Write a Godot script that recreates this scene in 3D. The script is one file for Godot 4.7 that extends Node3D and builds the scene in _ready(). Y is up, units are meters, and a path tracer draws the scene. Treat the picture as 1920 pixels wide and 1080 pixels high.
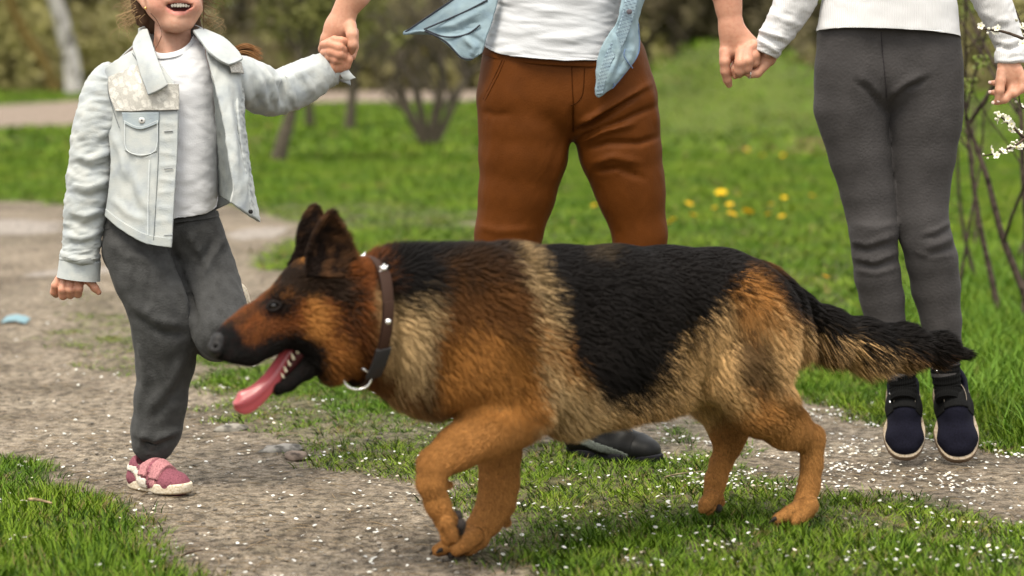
extends Node3D
# A child, a man and a woman walk hand in hand along a spring path while a German shepherd trots across in front of them.

const FOCAL := 4000.0          # focal length of the lens in pixels of a 1920-wide picture
const EYE := 1.0               # height of the camera above the path
const PITCH := 0.10454         # the camera looks down by about six degrees
var M := {}                    # materials
var noise := FastNoiseLite.new()
var noise2 := FastNoiseLite.new()


func _ready() -> void:
	var cam := Camera3D.new()
	cam.name = "camera"
	cam.position = Vector3(0, EYE, 0)
	cam.rotation = Vector3(-PITCH, 0, 0)
	cam.near = 0.1
	cam.far = 900.0
	var lens := CameraAttributesPhysical.new()
	lens.frustum_focal_length = 88.9
	lens.exposure_aperture = 3.1
	lens.frustum_focus_distance = 5.05
	cam.attributes = lens
	add_child(cam)
	var e := Environment.new()
	e.background_mode = Environment.BG_SKY
	var sm := ProceduralSkyMaterial.new()
	sm.sky_top_color = Color(0.97, 0.975, 0.98)
	sm.sky_horizon_color = Color(0.66, 0.65, 0.62)
	sm.sky_curve = 0.35
	sm.ground_bottom_color = Color(0.22, 0.22, 0.16)
	sm.ground_horizon_color = Color(0.45, 0.45, 0.40)
	var sky := Sky.new()
	sky.sky_material = sm
	e.sky = sky
	e.tonemap_mode = Environment.TONE_MAPPER_LINEAR
	e.tonemap_exposure = 2.85
	e.sdfgi_enabled = true
	e.ssao_enabled = true
	e.ssil_enabled = true
	var we := WorldEnvironment.new()
	we.name = "world_environment"
	we.environment = e
	add_child(we)
	var sun := DirectionalLight3D.new()
	sun.name = "sun"
	sun.light_energy = 0.5
	sun.light_color = Color(1.0, 0.965, 0.90)
	sun.light_angular_distance = 22.0
	sun.shadow_enabled = true
	sun.rotation = Vector3(deg_to_rad(-62), deg_to_rad(-28), 0)
	add_child(sun)
	noise.seed = 11
	noise.frequency = 1.0
	noise.fractal_octaves = 3
	noise2.seed = 5
	noise2.frequency = 1.0
	noise2.fractal_octaves = 1
	make_materials()
	make_ground()
	make_background()
	make_verge()
	make_litter()
	make_dog()
	make_girl()
	make_man()
	make_woman()


# ------------------------------------------------------------------ places
func at(px: float, py: float, d: float) -> Vector3:       # the point at distance d ahead of the camera that is seen at that place of the picture
	var cx := (px - 960.0) / FOCAL
	var cy := -(py - 540.0) / FOCAL
	var y := cy * cos(PITCH) - sin(PITCH)
	var z := cos(PITCH) + cy * sin(PITCH)
	var t := d / z
	return Vector3(cx * t, EYE + y * t, -d)


func on_ground(px: float, py: float) -> Vector2:           # (x, z) of the spot of level ground seen there
	var cy := -(py - 540.0) / FOCAL
	var y := cy * cos(PITCH) - sin(PITCH)
	var z := cos(PITCH) + cy * sin(PITCH)
	var t := EYE / -y
	return Vector2((px - 960.0) / FOCAL * t, -z * t)


func seen_at(p: Vector3) -> Vector2:                       # the reverse of at()
	var y := p.y - EYE
	var f := -p.z * cos(PITCH) - y * sin(PITCH)
	var u := y * cos(PITCH) - p.z * sin(PITCH)
	return Vector2(960.0 + FOCAL * p.x / f, 540.0 - FOCAL * (u - 0.0) / f)


# ------------------------------------------------------------------ nodes
var used := {}
func numbered(called: String) -> String:
	var n: int = used.get(called, 0)
	used[called] = n + 1
	return called if n == 0 else "%s_%03d" % [called, n]


func tag(o: Node3D, label: String, category: String, group := "", kind := "") -> Node3D:
	if label: o.set_meta("label", label)
	if category: o.set_meta("category", category)
	if group: o.set_meta("group", group)
	if kind: o.set_meta("kind", kind)
	return o


func thing(called: String, where := Vector3.ZERO) -> Node3D:
	var o := Node3D.new()
	o.name = numbered(called)
	o.position = where
	add_child(o)
	return o


func put(called: String, mesh: Mesh, mat: Material, parent: Node3D = null) -> MeshInstance3D:
	var o := MeshInstance3D.new()
	if parent == null:
		o.name = numbered(called)
		o.mesh = mesh
		o.material_override = mat
		add_child(o)
		return o
	var k := 0
	var n := called
	while parent.has_node(NodePath(n)):
		k += 1
		n = "%s_%03d" % [called, k]
	o.name = n
	o.mesh = mesh
	o.material_override = mat
	parent.add_child(o, true)
	return o


func scatter(called: String, mesh: Mesh, mat: Material, buf: PackedFloat32Array, parent: Node3D = null) -> MultiMeshInstance3D:
	var mm := MultiMesh.new()
	mm.transform_format = MultiMesh.TRANSFORM_3D
	mm.use_colors = true
	mm.mesh = mesh
	mm.instance_count = buf.size() / 16
	mm.buffer = buf
	var o := MultiMeshInstance3D.new()
	o.multimesh = mm
	o.material_override = mat
	if parent == null:
		o.name = numbered(called)
		add_child(o)
	else:
		o.name = called
		parent.add_child(o, true)
	o.set_meta("kind", "stuff")
	return o


static func put_copy(buf: PackedFloat32Array, x: Vector3, y: Vector3, z: Vector3, p: Vector3, c: Color) -> void:
	buf.append_array(PackedFloat32Array([x.x, y.x, z.x, p.x, x.y, y.y, z.y, p.y, x.z, y.z, z.z, p.z, c.r, c.g, c.b, 1.0]))


# ------------------------------------------------------------------ meshes
static func lin(r: float, g: float, b: float) -> Color:    # sRGB 0..255 to a linear colour
	return Color(r / 255.0, g / 255.0, b / 255.0).srgb_to_linear()


class MB:                                                   # collects faces, wound counter-clockwise as seen from outside
	var v := PackedVector3Array()
	var n := PackedVector3Array()
	var c := PackedColorArray()
	var uv := PackedVector2Array()
	var i := PackedInt32Array()

	func tri(a: int, b: int, d: int) -> void:
		i.append(a); i.append(b); i.append(d)

	func quad(a: int, b: int, d: int, e: int) -> void:
		i.append(a); i.append(b); i.append(d)
		i.append(a); i.append(d); i.append(e)

	func add(p: Vector3, col := Color.WHITE) -> int:
		v.append(p)
		c.append(col)
		return v.size() - 1

	func paint(col: Color, from := 0) -> MB:
		c.resize(v.size())
		for k in range(from, v.size()):
			c[k] = col
		return self

	func join(o: MB) -> MB:
		var at := v.size()
		c.resize(at)
		v.append_array(o.v)
		o.c.resize(o.v.size())
		c.append_array(o.c)
		if o.n.size() == o.v.size() and n.size() == at:
			n.append_array(o.n)
		if o.uv.size() == o.v.size() and uv.size() == at:
			uv.append_array(o.uv)
		for k in o.i:
			i.append(k + at)
		return self

	func smooth() -> MB:
		n.resize(v.size())
		n.fill(Vector3.ZERO)
		for k in range(0, i.size(), 3):
			var a := v[i[k]]
			var w := (v[i[k + 1]] - a).cross(v[i[k + 2]] - a)
			n[i[k]] += w
			n[i[k + 1]] += w
			n[i[k + 2]] += w
		for k in n.size():
			n[k] = n[k].normalized()
		return self

	func move(by: Vector3) -> MB:
		for k in v.size():
			v[k] += by
		return self

	func relax(times := 1, share := 0.5) -> MB:
		for s in times:
			var sum := PackedVector3Array()
			var cnt := PackedInt32Array()
			sum.resize(v.size())
			cnt.resize(v.size())
			for k in range(0, i.size(), 3):
				for j in 3:
					var a := i[k + j]
					sum[a] += v[i[k + (j + 1) % 3]] + v[i[k + (j + 2) % 3]]
					cnt[a] += 2
			for k in v.size():
				if cnt[k]:
					v[k] = v[k].lerp(sum[k] / cnt[k], share)
		return self

	func mesh(about := Vector3.ZERO) -> ArrayMesh:
		if n.size() != v.size():
			smooth()
		var a := []
		a.resize(Mesh.ARRAY_MAX)
		var vv := v.duplicate()
		if about != Vector3.ZERO:
			for k in vv.size():
				vv[k] -= about
		a[Mesh.ARRAY_VERTEX] = vv
		a[Mesh.ARRAY_NORMAL] = n
		if c.size() == v.size():
			a[Mesh.ARRAY_COLOR] = c
		if uv.size() == v.size():
			a[Mesh.ARRAY_TEX_UV] = uv
		var ii := i.duplicate()
		for k in range(0, ii.size(), 3):
			var t := ii[k + 1]
			ii[k + 1] = ii[k + 2]
			ii[k + 2] = t
		a[Mesh.ARRAY_INDEX] = ii
		var m := ArrayMesh.new()
		m.add_surface_from_arrays(Mesh.PRIMITIVE_TRIANGLES, a)
		return m


class Field:                                                # tapered capsules joined by a smooth minimum, meshed as surface nets
	var caps := []

	func cap(a: Vector3, b: Vector3, ra: float, rb: float, k := 0.02, sz := 1.0, carve := false) -> Field:
		caps.append([a, b, ra, rb, k, sz, carve])
		return self

	func build(h: float, bounds := AABB()) -> MB:
		var lo := Vector3.INF
		var hi := -Vector3.INF
		for q in caps:
			if not q[6]:
				var r: float = maxf(q[2], q[3]) * maxf(1.0, q[5]) + 2.5 * h
				for p in [q[0], q[1]]:
					lo = lo.min(p - Vector3.ONE * r)
					hi = hi.max(p + Vector3.ONE * r)
		if bounds.size != Vector3.ZERO:
			lo = lo.max(bounds.position)
			hi = hi.min(bounds.end)
		var nx := int((hi.x - lo.x) / h) + 2
		var ny := int((hi.y - lo.y) / h) + 2
		var nz := int((hi.z - lo.z) / h) + 2
		var f := PackedFloat32Array()
		f.resize(nx * ny * nz)
		f.fill(1.0)
		for q in caps:
			var a: Vector3 = q[0]
			var b: Vector3 = q[1]
			var ra: float = q[2]
			var rb: float = q[3]
			var k: float = q[4]
			var sz: float = q[5]
			var carve: bool = q[6]
			var m := maxf(ra, rb) + k + 2.0 * h
			var mz := maxf(ra, rb) * sz + (k + 2.0 * h) * maxf(sz, 1.0)
			var x0 := clampi(int((minf(a.x, b.x) - m - lo.x) / h), 0, nx - 1)
			var x1 := clampi(int((maxf(a.x, b.x) + m - lo.x) / h), 0, nx - 1)
			var y0 := clampi(int((minf(a.y, b.y) - m - lo.y) / h), 0, ny - 1)
			var y1 := clampi(int((maxf(a.y, b.y) + m - lo.y) / h), 0, ny - 1)
			var z0 := clampi(int((minf(a.z, b.z) - mz - lo.z) / h), 0, nz - 1)
			var z1 := clampi(int((maxf(a.z, b.z) + mz - lo.z) / h), 0, nz - 1)
			var bx := b.x - a.x
			var by := b.y - a.y
			var bz := (b.z - a.z) / sz
			var bb := maxf(bx * bx + by * by + bz * bz, 1e-9)
			var dr := rb - ra
			var far := k + 2.0 * h
			for z in range(z0, z1 + 1):
				var pz := (lo.z + z * h - a.z) / sz
				for y in range(y0, y1 + 1):
					var py := lo.y + y * h - a.y
					var row := nx * (y + ny * z)
					for x in range(x0, x1 + 1):
						var px := lo.x + x * h - a.x
						var t := clampf((px * bx + py * by + pz * bz) / bb, 0.0, 1.0)
						var qx := px - t * bx
						var qy := py - t * by
						var qz := pz - t * bz
						var d := sqrt(qx * qx + qy * qy + qz * qz) - ra - t * dr
						if d > far:
							continue
						var e := f[row + x]
						if carve:
							d = -d
							var g2 := maxf(k - absf(d - e), 0.0) / k
							f[row + x] = maxf(d, e) + g2 * g2 * k * 0.25
						else:
							var g := maxf(k - absf(d - e), 0.0) / k
							f[row + x] = minf(d, e) - g * g * k * 0.25
		# surface nets
		var out := MB.new()
		var id := PackedInt32Array()
		id.resize(nx * ny * nz)
		id.fill(-1)
		var sy := nx
		var szs := nx * ny
		for z in nz - 1:
			for y in ny - 1:
				var row := nx * (y + ny * z)
				for x in nx - 1:
					var j := row + x
					var f0 := f[j]
					var f1 := f[j + 1]
					var f2 := f[j + sy]
					var f3 := f[j + sy + 1]
					var f4 := f[j + szs]
					var f5 := f[j + szs + 1]
					var f6 := f[j + szs + sy]
					var f7 := f[j + szs + sy + 1]
					if f0 > 0.0:
						if f1 > 0.0 and f2 > 0.0 and f3 > 0.0 and f4 > 0.0 and f5 > 0.0 and f6 > 0.0 and f7 > 0.0:
							continue
					elif f1 <= 0.0 and f2 <= 0.0 and f3 <= 0.0 and f4 <= 0.0 and f5 <= 0.0 and f6 <= 0.0 and f7 <= 0.0:
						continue
					var s := Vector3.ZERO
					var cnt := 0
					if (f0 > 0.0) != (f1 > 0.0): s += Vector3(f0 / (f0 - f1), 0, 0); cnt += 1
					if (f2 > 0.0) != (f3 > 0.0): s += Vector3(f2 / (f2 - f3), 1, 0); cnt += 1
					if (f4 > 0.0) != (f5 > 0.0): s += Vector3(f4 / (f4 - f5), 0, 1); cnt += 1
					if (f6 > 0.0) != (f7 > 0.0): s += Vector3(f6 / (f6 - f7), 1, 1); cnt += 1
					if (f0 > 0.0) != (f2 > 0.0): s += Vector3(0, f0 / (f0 - f2), 0); cnt += 1
					if (f1 > 0.0) != (f3 > 0.0): s += Vector3(1, f1 / (f1 - f3), 0); cnt += 1
					if (f4 > 0.0) != (f6 > 0.0): s += Vector3(0, f4 / (f4 - f6), 1); cnt += 1
					if (f5 > 0.0) != (f7 > 0.0): s += Vector3(1, f5 / (f5 - f7), 1); cnt += 1
					if (f0 > 0.0) != (f4 > 0.0): s += Vector3(0, 0, f0 / (f0 - f4)); cnt += 1
					if (f1 > 0.0) != (f5 > 0.0): s += Vector3(1, 0, f1 / (f1 - f5)); cnt += 1
					if (f2 > 0.0) != (f6 > 0.0): s += Vector3(0, 1, f2 / (f2 - f6)); cnt += 1
					if (f3 > 0.0) != (f7 > 0.0): s += Vector3(1, 1, f3 / (f3 - f7)); cnt += 1
					id[j] = out.v.size()
					out.v.append(lo + (Vector3(x, y, z) + s / cnt) * h)
		for z in range(1, nz - 1):
			for y in range(1, ny - 1):
				var row := nx * (y + ny * z)
				for x in range(1, nx - 1):
					var j := row + x
					if id[j] < 0:
						continue
					var ins := f[j] <= 0.0
					if ins != (f[j + 1] <= 0.0):
						var a := id[j - sy - szs]
						var b := id[j - szs]
						var d := id[j]
						var e := id[j - sy]
						if a >= 0 and b >= 0 and e >= 0:
							if ins: out.quad(a, b, d, e)
							else: out.quad(a, e, d, b)
					if ins != (f[j + sy] <= 0.0):
						var a := id[j - szs - 1]
						var b := id[j - 1]
						var d := id[j]
						var e := id[j - szs]
						if a >= 0 and b >= 0 and e >= 0:
							if ins: out.quad(a, b, d, e)
							else: out.quad(a, e, d, b)
					if ins != (f[j + szs] <= 0.0):
						var a := id[j - 1 - sy]
						var b := id[j - sy]
						var d := id[j]
						var e := id[j - 1]
						if a >= 0 and b >= 0 and e >= 0:
							if ins: out.quad(a, b, d, e)
							else: out.quad(a, e, d, b)
		return out


# a chain of joints given as [x, y, radius (, nearer by metres)] at picture scale, standing at distance d
func chain(f: Field, d: float, pts: Array, k := 0.02, sz := 1.0, carve := false) -> void:
	for j in maxi(1, pts.size() - 1):
		var p: Array = pts[j]
		var q: Array = pts[mini(j + 1, pts.size() - 1)]
		var dp: float = d - (p[3] if p.size() > 3 else 0.0)
		var dq: float = d - (q[3] if q.size() > 3 else 0.0)
		f.cap(at(p[0], p[1], dp), at(q[0], q[1], dq), p[2] * dp / FOCAL, q[2] * dq / FOCAL, k, sz, carve)


static func spline(p: Array, t: float) -> Variant:          # Catmull-Rom through equally spaced values (numbers or vectors), t in 0..1
	var s := clampf(t, 0.0, 1.0) * (p.size() - 1)
	var j := mini(int(s), p.size() - 2)
	var u := s - j
	var a = p[maxi(j - 1, 0)]
	var b = p[j]
	var c = p[j + 1]
	var d = p[mini(j + 2, p.size() - 1)]
	return 0.5 * ((2.0 * b) + (c - a) * u + (2.0 * a - 5.0 * b + 4.0 * c - d) * u * u + (3.0 * b - a - 3.0 * c + d) * u * u * u)


static func rings(rs: Array, cap_first := true, cap_last := true) -> MB:   # skin over rings of equal count, each running counter-clockwise about the way along
	var m := MB.new()
	var k: int = rs[0].size()
	for r in rs:
		for p in r:
			m.v.append(p)
	for j in rs.size() - 1:
		for a in k:
			var b := (a + 1) % k
			m.quad(j * k + a, j * k + b, (j + 1) * k + b, (j + 1) * k + a)
	for side in 2:
		if (cap_first if side == 0 else cap_last):
			var r: PackedVector3Array = rs[0 if side == 0 else rs.size() - 1]
			var mid := Vector3.ZERO
			for p in r:
				mid += p / k
			var o := 0 if side == 0 else (rs.size() - 1) * k
			m.v.append(mid)
			for a in k:
				if side == 0: m.tri(m.v.size() - 1, o + (a + 1) % k, o + a)
				else: m.tri(m.v.size() - 1, o + a, o + (a + 1) % k)
	m.paint(Color.WHITE)
	return m


# a limb or tube along picture-scale joints [x, y, radius, nearer]; shape(t, angle) may swell it
func limb(d: float, pts: Array, along: int, around: int, sz := 1.0, swell = null, cap_a := true, cap_b := true) -> MB:
	var ps := []
	var rr := []
	for p in pts:
		var dd: float = d - (p[3] if p.size() > 3 else 0.0)
		ps.append(at(p[0], p[1], dd))
		rr.append(float(p[2] * dd / FOCAL))
	return tube(ps, rr, along, around, sz, swell, cap_a, cap_b)


func tube(ps: Array, rr: Array, along: int, around: int, sz := 1.0, swell = null, cap_a := true, cap_b := true) -> MB:
	var rs := []
	for j in along + 1:
		var t := float(j) / along
		var p: Vector3 = spline(ps, t)
		var fwd: Vector3 = (spline(ps, minf(t + 0.02, 1.0)) - spline(ps, maxf(t - 0.02, 0.0))).normalized()
		var side := fwd.cross(Vector3(0, 0, 1))
		if side.length() < 0.05:
			side = fwd.cross(Vector3(0, 1, 0))
		side = side.normalized()
		var up := side.cross(fwd).normalized()
		var r: float = spline(rr, t)
		var ring := PackedVector3Array()
		for a in around:
			var w := TAU * a / around
			var s := r
			if swell != null:
				s *= swell.call(t, w)
			ring.append(p + side * (cos(w) * s) - up * (sin(w) * s * sz))
		rs.append(ring)
	var m := rings(rs, cap_a, cap_b)
	return m


# a cloth panel: rows of picture-scale points [x, y, nearer]; both faces and its edge are built
func cloth(d: float, rows: Array, nu: int, nv: int, thick := 0.004, swell = null) -> MB:
	var grid := []
	for r in rows:
		var line := []
		for p in r:
			line.append(at(p[0], p[1], d - p[2]))
		grid.append(line)
	return sheet(grid, nu, nv, thick, swell)


static func sheet(grid: Array, nu: int, nv: int, thick: float, swell = null) -> MB:
	var m := MB.new()
	for j in nv + 1:
		var col := []
		for x in nu + 1:
			pass
		var t := float(j) / nv
		for x in nu + 1:
			var s := float(x) / nu
			var across := []
			for line in grid:
				across.append(spline(line, s))
			var p: Vector3 = spline(across, t)
			m.v.append(p)
			m.uv.append(Vector2(s, t))
	for j in nv:
		for x in nu:
			var a := j * (nu + 1) + x
			m.quad(a, a + nu + 1, a + nu + 2, a + 1)
	m.smooth()
	if swell != null:
		for k in m.v.size():
			m.v[k] += m.n[k] * float(swell.call(m.uv[k].x, m.uv[k].y))
		m.smooth()
	var back := m.v.size()
	for k in back:
		m.v.append(m.v[k] - m.n[k] * thick)
		m.uv.append(m.uv[k])
	var q := m.i.size()
	for k in range(0, q, 3):
		m.tri(back + m.i[k], back + m.i[k + 2], back + m.i[k + 1])
	var edge := PackedInt32Array()
	for j in nv: edge.append(j * (nu + 1))
	for x in nu: edge.append(nv * (nu + 1) + x)
	for j in nv: edge.append((nv - j) * (nu + 1) + nu)
	for x in nu: edge.append(nu - x)
	for k in edge.size():
		var a := edge[k]
		var b := edge[(k + 1) % edge.size()]
		m.quad(a, back + a, back + b, b)
	m.n.clear()
	m.paint(Color.WHITE)
	return m


# folds of cloth: each stroke is [height in metres, half width in picture pixels, [[x, y], ...]], raised on the side that faces forwards
func folds(m: MB, strokes: Array) -> MB:
	m.smooth()
	var where := PackedVector2Array()
	where.resize(m.v.size())
	for k in m.v.size():
		where[k] = seen_at(m.v[k])
	for s in strokes:
		var amp: float = s[0]
		var w: float = s[1]
		var pts := PackedVector2Array()
		var box := Rect2(s[2][0][0], s[2][0][1], 0, 0)
		for q in s[2]:
			pts.append(Vector2(q[0], q[1]))
			box = box.expand(pts[-1])
		box = box.grow(w * 2.2)
		for k in m.v.size():
			if m.n[k].z < 0.05 or not box.has_point(where[k]):
				continue
			var best := 1e9
			var part := 0.0
			for j in pts.size() - 1:
				var c := Geometry2D.get_closest_point_to_segment(where[k], pts[j], pts[j + 1])
				var dd := c.distance_to(where[k])
				if dd < best:
					best = dd
					part = (j + pts[j].distance_to(c) / maxf(pts[j].distance_to(pts[j + 1]), 0.01)) / (pts.size() - 1)
			if best < w * 2.2:
				var fade := minf(1.0, 4.0 * minf(part + 0.06, 1.06 - part))
				m.v[k] += m.n[k] * (amp * exp(-best * best / (w * w)) * fade * minf(1.0, m.n[k].z * 3.0))
	m.smooth()
	return m


# lays a line of picture-scale points onto the front of a form, at equal steps
func drape(m: MB, pts: Array, lift: float, steps := 18) -> Array:
	m.smooth()
	var flat := []
	for p in pts: flat.append(Vector2(p[0], p[1]))
	var box := Rect2(flat[0], Vector2.ZERO)
	for p in flat: box = box.expand(p)
	box = box.grow(14.0)
	var near := []
	for k in m.v.size():
		if m.n[k].z > 0.0:
			var q := seen_at(m.v[k])
			if box.has_point(q): near.append([q, k])
	var out := []
	for j in steps + 1:
		var p: Vector2 = spline(flat, float(j) / steps)
		var depth := 0.0
		var sum := 0.0
		for r in near:
			var d2: float = p.distance_squared_to(r[0])
			if d2 < 200.0:
				var w := exp(-d2 / 30.0) + 1e-6
				depth += -m.v[r[1]].z * w
				sum += w
		if sum > 0.0: out.append(at(p.x, p.y, depth / sum - lift))
	return out


func welt(m: MB, pts: Array, rad: float, lift: float, col: Color) -> MB:
	var ps := drape(m, pts, lift)
	var rr := []
	for p in ps: rr.append(rad)
	return tube(ps, rr, ps.size() * 2, 6).paint(col)


func crumple(m: MB, amp: float, freq: Vector3, start := 0.0) -> MB:        # soft irregular creasing
	m.smooth()
	for k in m.v.size():
		var p := m.v[k] * freq + Vector3.ONE * start
		var r := 1.0 - absf(noise.get_noise_3dv(p)) * 2.4
		m.v[k] += m.n[k] * (amp * r)
	m.smooth()
	return m


func box(size: Vector3, bevel := 0.0) -> MB:                # a box with chamfered edges
	var m := MB.new()
	var h := size * 0.5
	for axis in 3:
		for s in [-1.0, 1.0]:
			var n := Vector3.ZERO
			n[axis] = s
			var u := Vector3.ZERO
			u[(axis + 1) % 3] = s
			var w := Vector3.ZERO
			w[(axis + 2) % 3] = 1.0
			var a := m.v.size()
			for q in [[-1, -1], [1, -1], [1, 1], [-1, 1]]:
				m.v.append(n * h + u * h * float(q[0]) + w * h * float(q[1]))
				m.n.append(n)
			m.quad(a, a + 1, a + 2, a + 3)
	m.paint(Color.WHITE)
	return m


func ball(c: Vector3, r: Vector3, seg := 12, ringn := 8) -> MB:
	var rs := []
	for j in range(1, ringn):
		var th := PI * j / ringn
		var ring := PackedVector3Array()
		for a in seg:
			var w := -TAU * a / seg
			ring.append(c + Vector3(sin(th) * cos(w), -cos(th), sin(th) * sin(w)) * r)
		rs.append(ring)
	return rings(rs)


func mat(called: String, col: Color, rough: float, vc := false) -> StandardMaterial3D:
	var m := StandardMaterial3D.new()
	m.resource_name = called
	m.albedo_color = col.linear_to_srgb()
	m.roughness = rough
	m.vertex_color_use_as_albedo = vc
	m.metallic_specular = 0.22
	M[called] = m
	return m


func noise_tex(seed_: int, freq: float, oct: int, ramp: Array, size := 512, normal := 0.0, kind := FastNoiseLite.TYPE_SIMPLEX_SMOOTH) -> NoiseTexture2D:
	var n := FastNoiseLite.new()
	n.seed = seed_
	n.noise_type = kind
	n.frequency = freq
	n.fractal_octaves = oct
	var t := NoiseTexture2D.new()
	t.width = size
	t.height = size
	t.seamless = true
	t.generate_mipmaps = false
	t.noise = n
	if normal > 0.0:
		t.as_normal_map = true
		t.bump_strength = normal
	elif ramp.size():
		var g := Gradient.new()
		var off := PackedFloat32Array()
		var cols := PackedColorArray()
		for r in ramp:
			off.append(r[0])
			cols.append(Color(r[1], r[1], r[1]) if r.size() == 2 else Color(r[1], r[2], r[3]))
		g.offsets = off
		g.colors = cols
		t.color_ramp = g
	return t


func tri_planar(m: StandardMaterial3D, tex: Texture2D, scale: float, normal: Texture2D = null, depth := 1.0, world := false) -> StandardMaterial3D:
	if tex: m.albedo_texture = tex
	m.uv1_triplanar = true
	m.uv1_world_triplanar = world
	m.uv1_scale = Vector3.ONE * scale
	if normal:
		m.normal_enabled = true
		m.normal_texture = normal
		m.normal_scale = depth
	return m


# ------------------------------------------------------------------ materials
func make_materials() -> void:
	var m := mat("ground", Color(1, 1, 1), 0.95, true)
	tri_planar(m, noise_tex(3, 0.02, 5, [[0.2, 0.58], [0.42, 0.78], [0.55, 0.88], [0.8, 1.0]], 1024), 1.1, null, 1.0, true)
	m.heightmap_enabled = true
	m.heightmap_texture = noise_tex(8, 0.035, 5, [[0.25, 0.0], [0.75, 1.0]], 1024)
	m.heightmap_scale = 0.9
	m.detail_enabled = true
	m.detail_blend_mode = BaseMaterial3D.BLEND_MODE_MUL
	m.detail_uv_layer = BaseMaterial3D.DETAIL_UV_2
	m.detail_albedo = noise_tex(31, 0.06, 4, [[0.2, 0.80, 0.77, 0.72], [0.5, 0.95, 0.94, 0.93], [0.62, 1, 1, 1]], 512)
	m.uv2_triplanar = true
	m.uv2_world_triplanar = true
	m.uv2_scale = Vector3.ONE * 3.7
	m = mat("grass", Color(1, 1, 1), 0.6, true)
	m.metallic_specular = 0.2
	m.backlight_enabled = true
	m.backlight = Color(0.5, 0.6, 0.3)
	mat("litter", Color(1, 1, 1), 0.8, true)
	m = mat("petal", Color(1, 1, 1), 0.6, true)
	m.backlight_enabled = true
	m.backlight = Color(0.4, 0.4, 0.4)
	m = mat("bark", Color(1, 1, 1), 0.9, true)
	tri_planar(m, noise_tex(17, 0.03, 4, [[0.25, 0.45], [0.6, 1.0]], 512), 1.5)
	m = mat("leaf", Color(1, 1, 1), 0.6, true)
	m.backlight_enabled = true
	m.backlight = Color(0.45, 0.5, 0.3)


# ------------------------------------------------------------------ ground
const GX := -4.0
const GZ := -16.0
const GC := 0.04
const GW := 200
const GH := 325
var cover := PackedFloat32Array()        # how thickly grass grows
var tall := PackedFloat32Array()         # how high
var wet := []                            # pale and dark patches of the path


func poly(px: Array) -> PackedVector2Array:
	var out := PackedVector2Array()
	for p in px:
		out.append(on_ground(p[0], p[1]))
	return out


func blur(g: PackedFloat32Array, times: int) -> PackedFloat32Array:
	for s in times:
		var o := g.duplicate()
		for z in range(1, GH - 1):
			for x in range(1, GW - 1):
				var k := z * GW + x
				o[k] = (g[k] * 2.0 + g[k - 1] + g[k + 1] + g[k - GW] + g[k + GW]) / 6.0
		g = o
	return g


func plan_ground() -> void:
	var zones := [   # thickness of the grass, its height in metres, outline
		[1.0, 0.055, [[-400, 350], [0, 372], [150, 384], [330, 362], [470, 352], [640, 372], [900, 402], [2500, 402], [2500, 135], [-400, 135]]],
		[0.55, 0.035, [[430, 380], [640, 366], [900, 400], [900, 452], [700, 445], [560, 420]]],
		[1.0, 0.05, [[470, 492], [560, 447], [700, 428], [900, 430], [1000, 400], [2500, 380], [2500, 880], [1920, 846], [1835, 835], [1747, 826], [1644, 795], [1564, 768], [1493, 744], [1400, 725], [1200, 690], [1000, 640], [800, 590], [620, 540]]],
		[1.0, 0.10, [[1530, 640], [1700, 560], [1760, 420], [2500, 380], [2500, 860], [1920, 826], [1840, 800], [1700, 745]]],
		[0.88, 0.034, [[360, 640], [480, 690], [700, 640], [880, 640], [900, 790], [830, 792], [700, 770], [600, 752], [500, 745], [390, 720]]],
		[0.45, 0.022, [[390, 720], [500, 745], [700, 770], [830, 780], [880, 830], [700, 850], [560, 830], [420, 790]]],
		[0.75, 0.03, [[600, 842], [700, 850], [830, 826], [900, 860], [880, 900], [760, 905], [640, 880]]],
		[0.20, 0.018, [[120, 540], [260, 555], [300, 690], [200, 700], [130, 650]]],
		[1.0, 0.07, [[-500, 862], [0, 868], [70, 880], [130, 905], [190, 950], [280, 985], [300, 1015], [262, 1050], [290, 1100], [320, 1300], [-500, 1300]]],
		[0.72, 0.032, [[880, 880], [960, 830], [1080, 838], [1240, 862], [1330, 850], [1380, 890], [1480, 925], [1600, 945], [1760, 958], [1920, 990], [2400, 1010], [2400, 1300], [1050, 1300], [985, 1060], [960, 1000], [880, 960]]],
		[1.0, 0.05, [[1020, 1035], [1250, 990], [1500, 1010], [1700, 1020], [2400, 1040], [2400, 1300], [1060, 1300]]],
		[0.35, 0.02, [[1250, 800], [1330, 790], [1400, 850], [1330, 870], [1250, 850]]],
	]
	var shapes := []
	for q in zones:
		shapes.append(poly(q[2]))
	cover.resize(GW * GH)
	tall.resize(GW * GH)
	tall.fill(0.03)
	for z in GH:
		for x in GW:
			var p := Vector2(GX + x * GC, GZ + z * GC)
			var w := p + Vector2(noise.get_noise_2d(p.x * 2.2, p.y * 2.2), noise.get_noise_2d(p.x * 2.2 + 40.0, p.y * 2.2)) * 0.16
			for q in shapes.size():
				if Geometry2D.is_point_in_polygon(w, shapes[q]):
					cover[z * GW + x] = zones[q][0]
					tall[z * GW + x] = zones[q][1]
	cover = blur(cover, 2)
	tall = blur(tall, 5)
	wet = [poly([[-300, 225], [0, 197], [450, 172], [900, 160], [1010, 164], [900, 190], [450, 197], [160, 237], [0, 243], [-300, 262]]),
		poly([[-60, 416], [60, 412], [120, 419], [112, 436], [20, 441], [-60, 438]]), poly([[50, 511], [130, 503], [215, 499], [210, 509], [120, 517], [50, 520]]), poly([[415, 440], [460, 428], [540, 426], [530, 440], [450, 448]]),
		poly([[1340, 284], [1470, 272], [1560, 268], [1560, 298], [1420, 304]])]


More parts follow.
